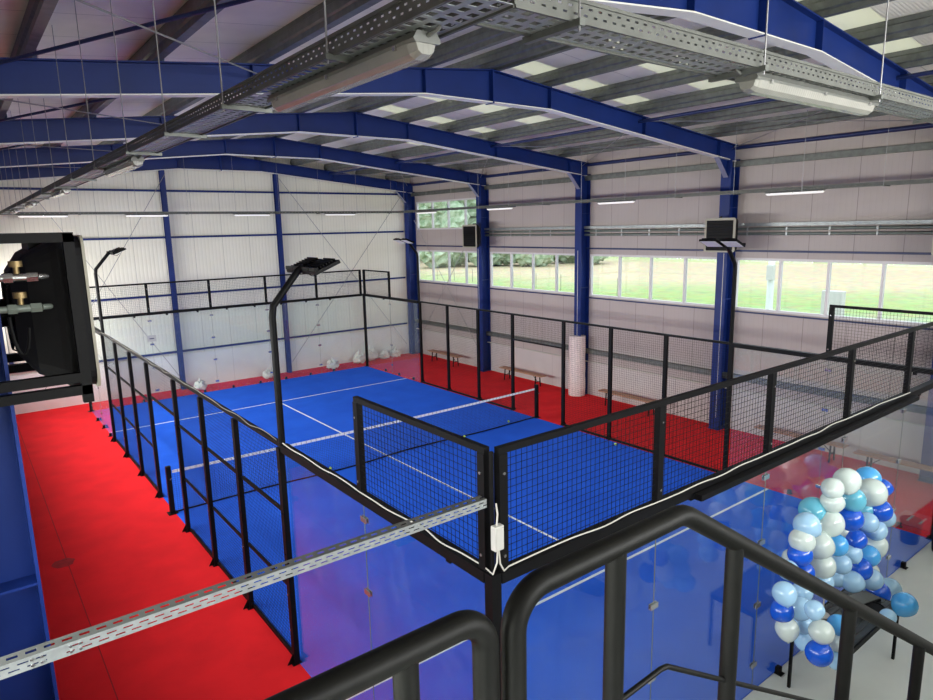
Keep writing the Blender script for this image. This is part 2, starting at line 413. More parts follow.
LL = ['blue steel column on the walkway side in the stair-end corner', 'blue steel column behind the stair landing, walkway side', 'navy-shaded blue column carrying the black fan heater at the walkway edge',
      'blue steel column hidden behind the fan heater column', 'blue steel column on the walkway wall level with the net', 'blue steel column on the walkway wall by the end service line', 'blue steel column in the walkway corner of the end wall']
for y, l in zip(FR, LL): column(0, y, -1, l)
for x, l in ((3.1, 'slim blue post on the cream end wall, bracing starts at its top'), (7.12, 'slim blue post on the cream end wall behind the curved court lamp')):
    t = thing('end_wall_post', (x, YF-.15, 0), l, 'post')
    h = ztop(x)-.4
    MB().box(x-.08, x+.08, YF-.24, YF-.225, 0, h).build('front_flange', 'blue', t)
    MB().box(x-.08, x+.08, YF-.09, YF-.075, 0, h).build('back_flange', 'blue', t)
    MB().box(x-.005, x+.005, YF-.225, YF-.09, 0, h).build('web', 'blue', t)
def rafter(y, lab):
    t = thing('roof_rafter', (XRDG, y, ZR-.55), lab, 'rafter')
    for sgn, xe in ((-1, XL+.005), (1, XR-.005)):
        xs = [xe, XRDG+sgn*6.2, XRDG+sgn*1.45, XRDG]
        dp = [.40, .40, .40, .55]
        tops = [ztop(x) for x in xs]; bots = [ztop(x)-d for x, d in zip(xs, dp)]
        poly = list(zip(xs, tops)) + list(zip(xs[::-1], bots[::-1]))
        MB().prism([(a, b) for a, b in poly], 1, y-.005, y+.005).build('web', 'blue', t)
        mb = MB()
        mb.beam((xs[0], y, tops[0]-.008), (xs[-1], y, tops[-1]-.008), .2, .016); mb.build('top_flange', 'blue', t)
        mb = MB(); mb.beam((xs[0], y, bots[0]), (xs[2], y, bots[2]), .2, .016); mb.beam((xs[2], y, bots[2]), (xs[3], y, bots[3]), .2, .016)
        mb.build('bottom_flange', 'whiteflange', t)  # bottom flange white, unlike the blue web
        for dx in (1.45, 4.35, 7.3):
            x = XRDG+sgn*dx
            for s in (-1, 1):
                MB().box(x-.006, x+.006, y+.005*s, y+.1*s, ztop(x)-.39, ztop(x)-.02).build('stiffener', 'blue', t)
    for s in (-1, 1):
        MB().box(XRDG-.015, XRDG+.015, y+.005*s, y+.11*s, ZR-.57, ZR-.005).build('ridge_plate', 'blue', t)
    return t
RL = ['blue rafter at the unseen gable end of the hall', 'blue rafter right over the stair landing', 'blue rafter behind the cable tray with the low fluorescent lamp, topmost in view',
      'blue rafter crossing to the column with the heater, largest in full view', 'blue rafter over the net, third from the stairs', 'blue rafter in front of the one on the end wall', 'blue rafter lying against the cream end wall']
for y, l in zip(FR, RL): rafter(y, l)
# purlins
pd = [1.36*k for k in range(0, 6)]
for sgn in (-1, 1):
    for k in range(6):
        d = .12 if k == 0 else 1.4*k
        x = XRDG+sgn*d; z = ztop(x)
        t = thing('roof_purlin', (x, 6, z), 'galvanised roof purlin on the %s side, %s from the ridge' % ('window' if sgn > 0 else 'walkway', ORD[k]), 'purlin')
        mb = MB()
        hw = .32 if sgn < 0 else .34
        # deep box-like sigma purlin: web, lower and upper flanges, lips
        q = PT-.002
        mb.prism([(x-.05, z+.002), (x-.05, z+.07), (x-.075, z+.09), (x-.075, z+.18), (x-.05, z+.20), (x-.05, z+q), (x+.045, z+q), (x+.045, z+q-.004), (x-.045, z+q-.004),
                  (x-.045, z+.20), (x-.07, z+.18), (x-.07, z+.09), (x-.045, z+.07), (x-.045, z+.006), (x+.045, z+.006), (x+.045, z+.02), (x+.05, z+.02), (x+.05, z+.002)], 1, YN, YF-.01)
        mb.build('purlin_section', 'galv', t)
        if k:
            for y in FR[1:6]:
                MB().box(x+.052, x+.11, y-.05, y+.05, z, z+.14).build('cleat', 'bluedark', t)
# blue tie struts between frames
def strut(x, z, y0, y1, r, lab, m='bluedark'):
    return tag(MB().tube([(x, y0, z), (x, y1, z)], r, 8).build('roof_strut', m), lab, 'strut')
for x, dz, l in ((9.3, 0, 'navy tube strut running between rafters over the window side of the court'),):
    strut(x, ztop(x)-.12, -8.9, 20.9, .035 if x > 0 else .022, l)
strut(XR-.1, 7.38, -8.9, 20.9, .05, 'navy eave strut along the top of the windowed wall')
for i, b_ in enumerate((6, 11, 16, 21)):
    tag(MB().tube([(-2.3, b_-.15, ztop(-2.3)-.10), (.45, b_-4.85, ztop(.45)-.10)], .022, 8).build('roof_strut', 'bluedark'), 'slim navy diagonal tie in the roof over the walkway, %s bay from the stairs' % ORD[i], 'strut')

# bracing rods
def rod(name, p0, p1, lab, r=.01, m='rod', cat='bracing rod', grp=None):
    return tag(MB().tube([p0, p1], r, 6).build(name, m), lab, cat, grp)
for i, (a, b) in enumerate(((1.1, 5.9), (6.1, 10.9), (11.1, 15.9), (16.1, 20.9))):
    for xa, xb in ((-2.9, .95), ):
        rod('bracing_rod', (xa, a+.5, ztop(xa)-.2), (xb, b, ztop(xb)-.2), 'grey roof bracing rod above the walkway, %s bay from the stairs' % ORD[i])
    xa, xb = 9.4, 12.9
    rod('bracing_rod', (xa, b, ztop(xa)-.1), (xb, a, ztop(xb)-.1), 'thin roof bracing rod falling to the window-side eave, %s bay from the stairs' % ORD[i], .008)
    rod('bracing_rod', (xa, a, ztop(xa)-.13), (xb, b, ztop(xb)-.13), 'thin roof bracing rod crossing the falling one, window side, %s bay' % ORD[i], .008)
yb = 21.0
rod('bracing_rod', (3.18, yb-.06, 7.55), (-1.3, yb-.06, .4), 'dark bracing rod sloping down from the slim post over the walkway')
rod('bracing_rod', (-.8, yb-.02, 7.0), (3.0, yb-.02, .5), 'dark bracing rod crossing behind the glass on the walkway half of the end wall')
rod('bracing_rod', (7.2, yb-.06, 7.5), (12.6, yb-.06, .5), 'dark bracing rod falling to the foot of the corner column')
rod('bracing_rod', (7.25, yb-.02, .45), (12.6, yb-.02, 6.9), 'dark bracing rod rising from the slim post foot to the corner column')
rod('bracing_rod', (XR-.2, 16.2, 5.9), (XR-.2, 20.75, .5), 'steel bracing rod falling toward the end corner across the window')
rod('bracing_rod', (XR-.16, 20.75, 5.9), (XR-.16, 16.2, .5), 'steel bracing rod rising toward the end corner across the window')

# white foam wrap at foot of middle column
t = tag(MB().tube([(12.86, 11, z) for z in (.02, .3, .6, .62, .9, 1.2, 1.22, 1.5, 1.8, 2.0)], [.27, .28, .275, .262, .278, .27, .26, .275, .272, .265], 20).build('column_wrap', 'wrap'),
        'white foam padding wrapped round the foot of the middle blue column', 'wrap')

# ------------------------------------------------------------------ court enclosure
ZT, ZM = 3.97, 3.0
def wires_x(mb, x0, x1, y, z0, z1, s=.055, w=.0032):
    n = int((x1-x0)/s)
    for k in range(1, n): 
        x = x0+(x1-x0)*k/n; mb.box(x-w/2, x+w/2, y-w/2, y+w/2, z0, z1)
    n = int((z1-z0)/s)
    for k in range(1, n):
        z = z0+(z1-z0)*k/n; mb.box(x0, x1, y-w/2, y+w/2, z-w/2, z+w/2)
def wires_y(mb, x, y0, y1, z0, z1, s=.055, w=.0032):
    n = int((y1-y0)/s)
    for k in range(1, n):
        y = y0+(y1-y0)*k/n; mb.box(x-w/2, x+w/2, y-w/2, y+w/2, z0, z1)
    n = int((z1-z0)/s)
    for k in range(1, n):
        z = z0+(z1-z0)*k/n; mb.box(x-w/2, x+w/2, y0, y1, z-w/2, z+w/2)
def top_fence(axis, c, a0, a1, posts, lab, mesh=True, sgn=1, loc=None, thick=1.0):
    """1 m mesh fence standing on the 3 m glass. axis 0: runs along x at y=c; axis 1: runs along y at x=c"""
    mid = ((a0+a1)/2, c) if axis == 0 else (c, (a0+a1)/2)
    t = thing('top_mesh_fence', (*mid, ZM), lab, 'fence')
    def bx(mb, u0, u1, d, z0, z1):
        return mb.box(u0, u1, c-d, c+d, z0, z1) if axis == 0 else mb.box(c-d, c+d, u0, u1, z0, z1)
    bx(MB(), a0, a1, .025, ZT-.05, ZT).build('top_rail', 'black', t)
    bx(MB(), a0, a1, .05, ZM-.09, ZM).build('bottom_rail', 'black', t)
    for q in posts:
        p = bx(MB(), q-.04, q+.04, .032, ZM, ZT-.05).build('fence_post', 'black', t)
        f = 1 if c < 1 else -1
        for zb in (ZM+.12, ZT-.2):
            bl = MB()
            if axis == 0: bl.tube([(q, c-.032, zb), (q, c-.042, zb)], .012, 8)
            else: bl.tube([(c-.032, q, zb), (c-.042, q, zb)], .012, 8)
            bl.build('bolt_head', 'chrome', p)
    if mesh:
        for q0, q1 in zip(posts, posts[1:]):
            mb = MB()
            (wires_x(mb, q0+.04, q1-.04, c, ZM, ZT-.05) if axis == 0 else wires_y(mb, c, q0+.04, q1-.04, ZM, ZT-.05))
            mb.build('wire_mesh', 'wire', t)
    n = int(a1-a0)
    for k in range(n):
        q = a0+.5+k
        bx(MB(), q-.03, q+.03, .02, ZM-.14, ZM-.09).build('glass_clamp', 'black', t)
    return t
top_fence(0, 0, .05, 9.95, [.09, 2, 4, 6, 8, 9.91], 'black wire mesh fence on top of the stair-end glass, running to the frame edge')
top_fence(1, 0, .05, 2.04, [.09, 2.0], 'short black mesh panel over the walkway-side glass by the corner with the white box')
top_fence(1, 10.05, .05, 2.04, [.09, 2.0], 'short black mesh panel over the window-side glass at the stair end')
top_fence(0, 20, .05, 9.95, [.09, 2, 4, 6, 8, 9.91], 'black mesh fence on top of the glass before the cream end wall')
top_fence(1, 0, 17.96, 19.95, [18.0, 19.91], 'short black mesh panel above the walkway-side glass at the end wall')
top_fence(1, 10.05, 17.96, 19.95, [18.0, 19.91], 'short black mesh panel above the window-side glass at the end wall')
for x, y, l in ((0, 0, 'tall black corner post carrying the white junction box'), (10.05, 0, 'tall black corner post by the waste bin'),
                (0, 20, 'tall black corner post of the court at the end of the red walkway'), (10.05, 20, 'tall black corner post before the end wall sacks')):
    t = thing('corner_post', (x, y, 0), l, 'post')
    MB().box(x-.045, x+.045, y-.045, y+.045, .012, ZM).build('post_tube', 'black', t)
    MB().box(x-.012, x+.012, y-.012, y+.012, ZM, ZT-.02).build('post_tip', 'black', t)
    MB().box(x-.1, x+.1, y-.1, y+.1, 0, .014).build('base_plate', 'black', t)

def glass_run(axis, c, cuts, lab, gm, ztp=2.9):
    mid = ((cuts[0]+cuts[-1])/2, c) if axis == 0 else (c, (cuts[0]+cuts[-1])/2)
    t = thing('glass_wall', (*mid, .02), lab, 'glass wall')
    for a, b in zip(cuts, cuts[1:]):
        mb = MB()
        if axis == 0: mb.box(a+.004, b-.004, c-.006, c+.006, .02, ztp)
        else: mb.box(c-.006, c+.006, a+.004, b-.004, .02, ztp)
        mb.build('glass_pane', gm, t)
    for a in cuts[1:-1]:
        for z in (.36, 1.14, 1.93, 2.72):
            for s in (-1, 1):
                mb = MB(); w = .06
                if axis == 0: mb.box(a-w, a+w, c+s*.007, c+s*.016, z-.03, z+.03)
                else: mb.box(c+s*.007, c+s*.016, a-w, a+w, z-.03, z+.03)
                mb.build('glass_clip', 'chrome', t, bevel=.006)
        mb = MB()
        if axis == 0: mb.box(a-.003, a+.003, c-.004, c+.004, .02, ztp)
        else: mb.box(c-.004, c+.004, a-.003, a+.003, .02, ztp)
        mb.build('joint_seal', 'greenpipe', t)
    n = int(cuts[-1]-cuts[0])
    for k in range(n):
        q = cuts[0]+.5+k
        f = MB(); g = -1 if c < 5 else 1
        if axis == 0: f.box(q-.035, q+.035, c+g*.07, c+g*.008, .008, .10); f.box(q-.05, q+.05, c+g*.1, c+g*.005, .008, .02)
        else: f.box(c+g*.07, c+g*.008, q-.035, q+.035, .008, .10); f.box(c+g*.1, c+g*.005, q-.05, q+.05, .008, .02)
        f.build('glass_foot', 'black', t, bevel=.01)
    return t
glass_run(0, 0, [.06, 2, 4, 6, 8, 9.97], 'clear glass end wall of the court below the stairs, balloons reflected in it', 'glass')
glass_run(0, 20, [.06, 2, 4, 6, 8, 9.97], 'clear glass end wall of the court before the cream end wall', 'glassclear')
glass_run(1, 0, [.06, 1.98, 3.9], 'two clear glass panes on the walkway side showing a purple reflection', 'glass')
glass_run(1, 10.05, [.06, 1.98, 3.9], 'two clear glass panes of the court on the window side, stair end', 'glassclear')
glass_run(1, 0, [16.1, 18.02, 19.94], 'two clear glass panes on the walkway side by the end wall', 'glassclear')
glass_run(1, 10.05, [16.1, 18.02, 19.94], 'two clear glass panes on the window side by the end wall', 'glassclear')
MB()
for (x, side, y0, y1, w) in ((0, 'walkway', .05, 3.95, 1), (10.05, 'window', .05, 3.95, 1), (0, 'walkway', 16.05, 19.95, 2), (10.05, 'window', 16.05, 19.95, 2)):
    ya, yb2 = (2.04, 3.95) if y0 < 1 else (16.05, 17.96)
    tag(MB().box(x-.05, x+.05, ya, yb2, ZM-.09, ZM).build('glass_cap_rail', 'black'), 'black cap rail on bare glass beside the mesh, %s side, %s end' % (side, 'stair' if y0 < 1 else 'cream wall'), 'rail')

def side_fence(x, lab, sgn):
    ys = [4, 5.65, 7.3, 8.95, 11.05, 12.7, 14.35, 16]
    t = thing('side_mesh_fence', (x, 10, 0), lab, 'fence')
    xp = x+sgn*.03
    MB().box(x-.03, x+.03, 3.95, 16.05, ZM-.05, ZM).build('top_rail', 'black', t)
    for y in ys:
        p = MB().box(xp-.035, xp+.035, y-.045, y+.045, .02, ZM-.05).build('fence_post', 'black', t)
        f = MB(); f.box(xp-.06, xp+.06, y-.05, y+.05, .008, .022); f.prism([(xp+sgn*.035, .022), (xp+sgn*.12, .022), (xp+sgn*.035, .16)], 1, y-.006, y+.006)
        f.build('post_foot', 'black', p)
        for zb in (.5, 1.0, 1.55, 2.1, 2.65):
            MB().tube([(xp+sgn*.035, y, zb), (xp+sgn*.047, y, zb)], .012, 8).build('bolt_head', 'chrome' if int(zb*10) % 3 else 'black', p)
    for a, b in zip(ys, ys[1:]):
        a += .045; b -= .045
        if abs(a-8.995) < .02:
            MB().box(x-.018, x+.018, a, b, 2.2, 2.24).build('door_header', 'black', t)
            mb = MB(); wires_y(mb, x, a, b, 2.24, ZM-.05, .055); mb.build('wire_mesh', 'wire', t)
            continue
        MB().box(x-.018, x+.018, a, b, .02, .07).build('bottom_rail', 'black', t)
        for z in (1.05, 2.08):
            MB().box(x-.018, x+.018, a, b, z-.018, z+.018).build('mid_rail', 'black', t) if sgn < 0 else None
        mb = MB(); wires_y(mb, x, a, b, .07, ZM-.05, .055, .003); mb.build('wire_mesh', 'wire', t)
    return t
side_fence(0, 'tall black mesh fence between the court and the red walkway, white cable along its top', -1)
side_fence(10.05, 'tall black mesh fence on the bench side of the court', 1)

# black channel below the near fence
tag(MB().box(2.5, 8.1, -.15, -.07, 2.90, 2.96).build('light_channel', 'black'), 'black box channel fixed outside under the stair-end mesh fence', 'channel')

# floodlights
def floodlight(x, y, sgn, lab):
    t = thing('court_floodlight', (x, y, 3.0), lab, 'floodlight')
    px = x+sgn*.03
    pole = MB(); pts = [(px, y, 0.02 if False else 3.0), (px, y, 4.55), (px+sgn*.02, y, 4.68), (px+sgn*.36, y, 5.08), (px+sgn*.42, y, 5.12)]
    pole.tube(pts, .042, 10); pole.build('pole', 'black', t)
    MB().box(px-.02+sgn*.4, px+.02+sgn*.4, y-.42, y+.42, 5.08, 5.12).build('cross_bar', 'black', t)
    for s in (-1, 1):
        c = V((px+sgn*.55, y+s*.23, 5.12))
        m = Matrix.Translation(c) @ Matrix.Rotation(sgn*math.radians(-22), 4, 'Y')
        h = MB(); h.box(-.17, .17, -.19, .19, -.02, .02)
        for k in range(8): h.box(-.15+k*.04, -.14+k*.04, -.15, .15, .02, .05)
        hd = h.xf(m).build('lamp_head', 'black', t)
        MB().box(-.15, .15, -.17, .17, -.026, -.0205).xf(m).build('lens', 'ledlens', hd)
        MB().box(-.17, -.13, -.02, .02, -.02, .05).xf(m).build('hinge', 'black', hd)
    MB().tube([(px+sgn*(.42+.03*k), y-.1, 5.06-.05*math.sin(PI*k/6)) for k in range(7)], .006, 6).build('cable_loop', 'black', t)
    return t
floodlight(-.03, 4, 1, 'bent black floodlight mast rising from the walkway-side fence with two lamp heads')
floodlight(-.03, 16, 1, 'bent black floodlight mast beside the black fan heater, near the end wall')
floodlight(10.08, 4, -1, 'double floodlight before the heater on the window side')
floodlight(10.08, 16, -1, 'double floodlight before the corner column on the window side')

# net
t = thing('court_net', (5, 10, 0.02), 'black padel net with white top tape across the blue court', 'net')
def zn(x): return .90-.03*(1-((x-5)/5)**2)
mb = MB(); xs = [.02+k*.5*(10.0-.04)/10 for k in range(21)]
s = .045; n = int(9.96/s)
for k in range(n+1):
    x = .02+9.96*k/n; mb.box(x-.0015, x+.0015, 9.9985, 10.0015, .03, zn(x)-.05)
for j in range(19):
    f = j/19
    for a, b in zip(xs, xs[1:]):
        mb.beam((a, 10, .03+f*(zn(a)-.08)), (b, 10, .03+f*(zn(b)-.08)), .003, .003)
mb.build('netting', 'net', t)
mb = MB()
for a, b in zip(xs, xs[1:]): mb.beam((a, 10, zn(a)-.025), (b, 10, zn(b)-.025), .014, .055)
mb.build('top_tape', 'tapewhite', t)
MB().tube([(x, 10+.10*math.sin(x*1.3)*(1-abs(x-5)/5), .03) for x in xs], .016, 6).build('bottom_cord', 'black', t)
for x, l in ((-.05, 'short black net post standing on the red walkway edge'), (10.06, 'short black net post on the bench side of the court')):
    t = thing('net_post', (x, 10, .01), l, 'post')
    MB().box(x-.045, x+.045, 9.955, 10.045, .02, 1.0).build('post_tube', 'black', t)
    MB().box(x-.09, x+.09, 9.91, 10.09, .012, .024).build('base_plate', 'black', t)
    MB().tube([(x, 9.955, .75), (x, 9.90, .75), (x+.03, 9.89, .78)], .01, 6).build('crank', 'chrome', t)

# balls
for (x, y, l) in ((3.49, 10.12, 'yellow-green ball by the net nearer the walkway'), (7.3, 9.9, 'yellow-green ball at the foot of the net past the centre line'), (9.1, 10.15, 'yellow-green ball at the foot of the net by the bench-side post'), (9.8, 6.85, 'yellow-green ball at the bench-side fence foot')):
    tag(MB().ball((x, y, .0475), .033).build('padel_ball', 'ball'), l, 'ball')

# white cables and junction box on the corner
t = thing('junction_box', (0, -.075, 3.25), 'small white junction box on the corner post with cables', 'junction box')
MB().box(-.055, .03, -.10, -.046, 3.22, 3.41).build('box_body', 'boxwhite', t, bevel=.006)
MB().box(-.045, .02, -.106, -.10, 3.23, 3.40).build('box_lid', 'boxwhite', t, bevel=.003)
def wavy(p0, p1, n, amp, seed, up=.02):
    random.seed(seed); P = []
    p0, p1 = V(p0), V(p1); d = (p1-p0); side = V((-d.y, d.x, 0)).normalized()
    for k in range(n+1):
        f = k/n; P.append(p0+d*f+side*random.uniform(-amp, amp)+V((0, 0, random.uniform(0, up))))
    out = []
    for i in range(len(P)-1):
        a, b = P[max(i-1, 0)], P[min(i+2, len(P)-1)]
        for j in range(4):
            u = j/4; h = P[i]; g = P[i+1]
            out.append(.5*((2*h)+(-a+g)*u+(2*a-5*h+4*g-b)*u*u+(-a+3*h-3*g+b)*u**3))
    out.append(P[-1]); return out
tag(MB().tube([V((-.01, -.07, 3.22)), V((-.02, -.075, 3.12)), V((-.05, -.06, 3.03))]+wavy((-.03, .08, ZM+.012), (-.02, 3.9, ZM+.012), 14, .02, 3), .0065, 6).build('power_cable', 'cablewhite'),
    'white cable snaking from the box along the walkway-side rail', 'cable')
tag(MB().tube([V((.0, -.07, 3.22)), V((.01, -.075, 3.1)), V((.06, -.06, 3.02))]+wavy((.12, -.045, ZM+.012), (8.0, -.045, ZM+.012), 22, .012, 5), .0065, 6).build('power_cable', 'cablewhite'),
    'white cable running from the box along the stair-end beam', 'cable')
tag(MB().tube(wavy((-.03, 4.1, ZM+.012), (-.03, 16, ZM+.012), 40, .02, 9), .006, 6).build('power_cable', 'cablegrey'), 'grey cable lying along the top of the walkway-side mesh fence', 'cable')
tag(MB().tube([(-.02, -.07, 3.58), (-.015, -.08, 3.5), (-.02, -.075, 3.41)], .0065, 6).build('power_cable', 'cablewhite'), 'short white cable dropping from the perforated rail into the box', 'cable')

# perforated rail to the left wall -----------------------------------------
def perforated(mb, p0, d, w, L, u, pitch, rows, slot, thick=.0015, fr=.5):
    """perforated strip: starts p0, runs along unit d for L, width direction unit u, total width w; slots 'rows' across"""
    d, u, p0 = V(d), V(u), V(p0); nrm = d.cross(u)
    sw = w*fr/rows if rows else 0; rw = w*(1-fr)/(rows+1)   # slot width, strip width
    P_ = lambda k: k*(rw+sw)
    def slab(a0, a1, b0, b1):
        pts = []
        for dz in (-thick/2, thick/2):
            for a, b in ((a0, b0), (a1, b0), (a1, b1), (a0, b1)): pts.append(p0+d*a+u*b+nrm*dz)
        mb.hexa(pts)
    for k in range(rows+1):
        slab(0, L, P_(k), P_(k)+rw)
    n = int(L/pitch)
    for k in range(rows):
        off = (pitch/2 if k % 2 else 0)
        for i in range(n+1):
            a = i*pitch+off; 
            if a > L: continue
            slab(max(0, a-(pitch-slot)/2), min(L, a+(pitch-slot)/2), P_(k)+rw, P_(k)+rw+sw)
t = thing('perforated_rail', (-1.5, .02, 3.5), 'pale perforated steel rail crossing from the blue column to the corner post', 'cable rail')
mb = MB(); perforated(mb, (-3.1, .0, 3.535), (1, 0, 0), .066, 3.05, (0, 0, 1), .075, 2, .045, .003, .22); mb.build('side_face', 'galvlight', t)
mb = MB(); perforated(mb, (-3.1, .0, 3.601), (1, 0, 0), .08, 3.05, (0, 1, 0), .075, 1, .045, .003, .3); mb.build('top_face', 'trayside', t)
MB().box(-2.78, -2.70, -.004, .001, 3.54, 3.596).build('splice_plate', 'galvlight', t)
for dx in (-2.84, -2.80, -2.68, -2.64):
    for z in (3.553, 3.583): MB().tube([(dx, .0, z), (dx, -.008, z)], .007, 8).build('bolt_head', 'chrome', t)

# ------------------------------------------------------------------ cable trays with lamps
ZTR = 6.20
def tray(axis, c0, c1, a0, a1, lab, pitch, hang, far=False):
    """axis: running axis; c0..c1 across; a0..a1 along"""
    L = a1-a0
    if axis == 1: d, u, p = (0, 1, 0), (1, 0, 0), lambda a, c, z: V((c, a, z))
    else: d, u, p = (1, 0, 0), (0, 1, 0), lambda a, c, z: V((a, c, z))
    t = thing('cable_tray', p((a0+a1)/2, (c0+c1)/2, ZTR), lab, 'cable tray')
    rows = 2 if far else 3
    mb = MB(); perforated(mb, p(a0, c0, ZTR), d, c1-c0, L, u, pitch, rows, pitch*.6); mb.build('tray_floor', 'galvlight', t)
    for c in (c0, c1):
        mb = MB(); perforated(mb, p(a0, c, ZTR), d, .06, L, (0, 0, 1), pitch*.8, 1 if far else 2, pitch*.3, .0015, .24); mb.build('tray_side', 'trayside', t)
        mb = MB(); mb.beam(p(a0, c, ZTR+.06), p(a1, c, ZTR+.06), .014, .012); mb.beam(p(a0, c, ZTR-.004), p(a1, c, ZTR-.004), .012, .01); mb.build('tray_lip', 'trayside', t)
    for h in hang:
        hc = (c0+c1)/2
        MB().beam(p(h, c0-.035, ZTR-.014), p(h, c1+.035, ZTR-.014), .025, .022).build('support_bracket', 'galv', t)
        for c in (c0-.022,):
            q = p(h, c, 0); zt_ = ztop(q.x)+PT
            MB().tube([(q.x, q.y, ZTR-.04), (q.x, q.y, zt_)], .004, 6).build('hanger_rod', 'rod', t)
    return t
hA = [-1.1, .1, 1.25, 2.45, 3.95, 5.5, 7.0, 8.6, 10.2, 11.8, 13.4, 15.0, 16.6, 18.2, 19.7]
tray(1, -1.66, -1.46, -1.9, 20.4, 'long perforated cable tray over the red walkway with lamps beneath', .06, hA)
tray(0, -1.90, -1.70, -1.46, 12.2, 'perforated cable tray overhead by the stairs carrying a fluorescent lamp', .06, [-1.2, -.05, 1.15, 2.4, 3.7, 5, 6.4, 8, 9.6, 11.2])
tray(1, 11.9, 12.15, -1.9, 20.1, 'thin cable tray hanging along the windowed wall', .16, [k*1.6-1.2 for k in range(14)], True)
tray(0, 20.15, 20.4, -1.6, 12.2, 'thin cable tray hanging across the cream end wall', .16, [k*1.6-1.2 for k in range(9)], True)
lm_ = mat('lit_tube_diffuser', (.8, .8, .78), .3)
lm_.node_tree.nodes['Principled BSDF'].inputs['Emission Color'].default_value = (1, .97, .92, 1)
lm_.node_tree.nodes['Principled BSDF'].inputs['Emission Strength'].default_value = .5
M['lit'] = lm_
def lamp(axis, c, a0, a1, lab, grp, lit=False):
    """waterproof fluorescent batten under the tray"""
    pm = (lambda a, b, z: V((b, a, z))) if axis == 1 else (lambda a, b, z: V((a, b, z)))
    t = thing('fluorescent_lamp', pm((a0+a1)/2, c, ZTR-.10), lab, 'lamp', grp)
    def prof(k, zz):
        return [(c-.052*k, zz), (c-.042*k, zz-.032*k), (c-.02*k, zz-.046*k), (c+.02*k, zz-.046*k), (c+.042*k, zz-.032*k), (c+.052*k, zz)]
    z0 = ZTR-.045
    top = [(-.05, z0), (-.056, z0+.01), (-.04, z0+.035), (.04, z0+.035), (.056, z0+.01), (.05, z0)]
    MB().loft([[pm(a, c+b, z) for b, z in top] for a in (a0, a1)]).build('housing', 'lampbody', t)
    mb = MB(); mb.smooth = False
    mb.loft([[pm(a, c+(b-c)*k, z0+(z-z0)*k) for b, z in prof(1, z0)] for a, k in ((a0+.01, .75), (a0+.05, 1), (a1-.05, 1), (a1-.01, .75))])
    mb.build('diffuser', 'lit' if lit else 'diffuser', t)
    for a in (a0+.12, a1-.12, (a0+a1)/2):
        MB().beam(pm(a, c-.06, z0+.0), pm(a, c+.06, z0+.0), .016, .016).build('clip', 'chrome', t)
    MB().tube([pm(a0+.02, c, z0+.02), pm(a0-.04, c+.01, z0+.03), pm(a0-.05, c+.02, ZTR+.0)], .008, 6).build('lamp_cable', 'lampbody', t)
    return t
for i, a in enumerate([-1.56, 2.75, 7.1, 11.4, 15.7]):
    lamp(1, -1.545, a, a+1.28, 'grey fluorescent lamp under the walkway cable tray, %s along from the stairs' % ORD[i], 'lamps under the walkway tray')
for i, a in enumerate([-.03, 4.3, 8.6]):
    lamp(0, -1.83, a, a+1.28, 'grey fluorescent lamp under the stair-side cable tray, %s along from the landing' % ORD[i], 'lamps under the stair-side tray')
for i, a in enumerate([-.9, 3.2, 8.2, 13.2, 17.6]):
    lamp(1, 12.03, a, a+1.28, 'white tube lamp under the tray along the windowed wall, %s from the stairs' % ORD[i], 'lamps along the windowed wall', True)
for i, a in enumerate([-1.2, 1.7, 5.2, 8.7]):
    lamp(0, 20.27, a, a+1.28, 'white tube lamp under the tray across the end wall, %s from the walkway' % ORD[i], 'lamps across the end wall', True)

# ------------------------------------------------------------------ fan heaters
def heater(cx, cy, z0, sgn, lab, pipes=False, h=.84, w=.84, depth=.42):
    """sgn: louvre direction along x; front plane at x=cx"""
    t = thing('fan_heater', (cx-sgn*.2, cy, z0), lab, 'fan heater')
    def ring(x, k, kz, r=.10, n=4):
        pts = []; a, b = w/2*k, h/2*kz; r = r*k
        for (sx, sy, st) in ((1, 1, 0), (-1, 1, 90), (-1, -1, 180), (1, -1, 270)):
            for j in range(n+1):
                an = math.radians(st+90*j/n); pts.append((x, cy+sx*(a-r)+r*math.cos(an), z0+h/2+sy*(b-r)+r*math.sin(an)))
        return pts
    f = cx
    MB().loft([ring(f, 1, 1, .06), ring(f-sgn*.014, 1, 1, .06)]).build('front_rim', 'cream', t)
    body = [ring(f-sgn*.014, .985, .985), ring(f-sgn*.13, .98, .98), ring(f-sgn*.16, .92, .92), ring(f-sgn*.27, .74, .78), ring(f-sgn*.34, .5, .55)]
    MB().loft(body).build('shell', 'heater', t)
    mb = MB()
    for k in range(11):
        z = z0+.07+k*(h-.14)/10
        mb.hexa([(f+sgn*.002, cy-w/2+.07, z-.012), (f+sgn*.002, cy+w/2-.07, z-.012), (f+sgn*.009, cy+w/2-.07, z-.03), (f+sgn*.009, cy-w/2+.07, z-.03),
                 (f+sgn*.002, cy-w/2+.07, z-.004), (f+sgn*.002, cy+w/2-.07, z-.004), (f+sgn*.009, cy+w/2-.07, z-.022), (f+sgn*.009, cy-w/2+.07, z-.022)])
    mb.build('louvres', 'heater', t)
    MB().box(f+sgn*.0005, f+sgn*.0015, cy-w/2+.06, cy+w/2-.06, z0+.06, z0+h-.06).build('louvre_backing', 'black', t)
    mb = MB(); X = f-sgn*.36
    for rr in (.07, .12, .17, .21):
        mb.tube([(X, cy+rr*math.cos(2*PI*k/24), z0+h/2+rr*math.sin(2*PI*k/24)) for k in range(25)], .005, 5, cap=False)
    for k in range(8):
        a = PI*k/4; mb.tube([(X, cy, z0+h/2), (X, cy+.21*math.cos(a), z0+h/2+.21*math.sin(a)), (X+sgn*.03, cy+.23*math.cos(a), z0+h/2+.23*math.sin(a))], .005, 5)
    mb.build('fan_guard', 'black', t)
    MB().tube([(X+sgn*.02, cy, z0+h/2), (X-sgn*.06, cy, z0+h/2)], .08, 14).build('motor', 'black', t)
    return t
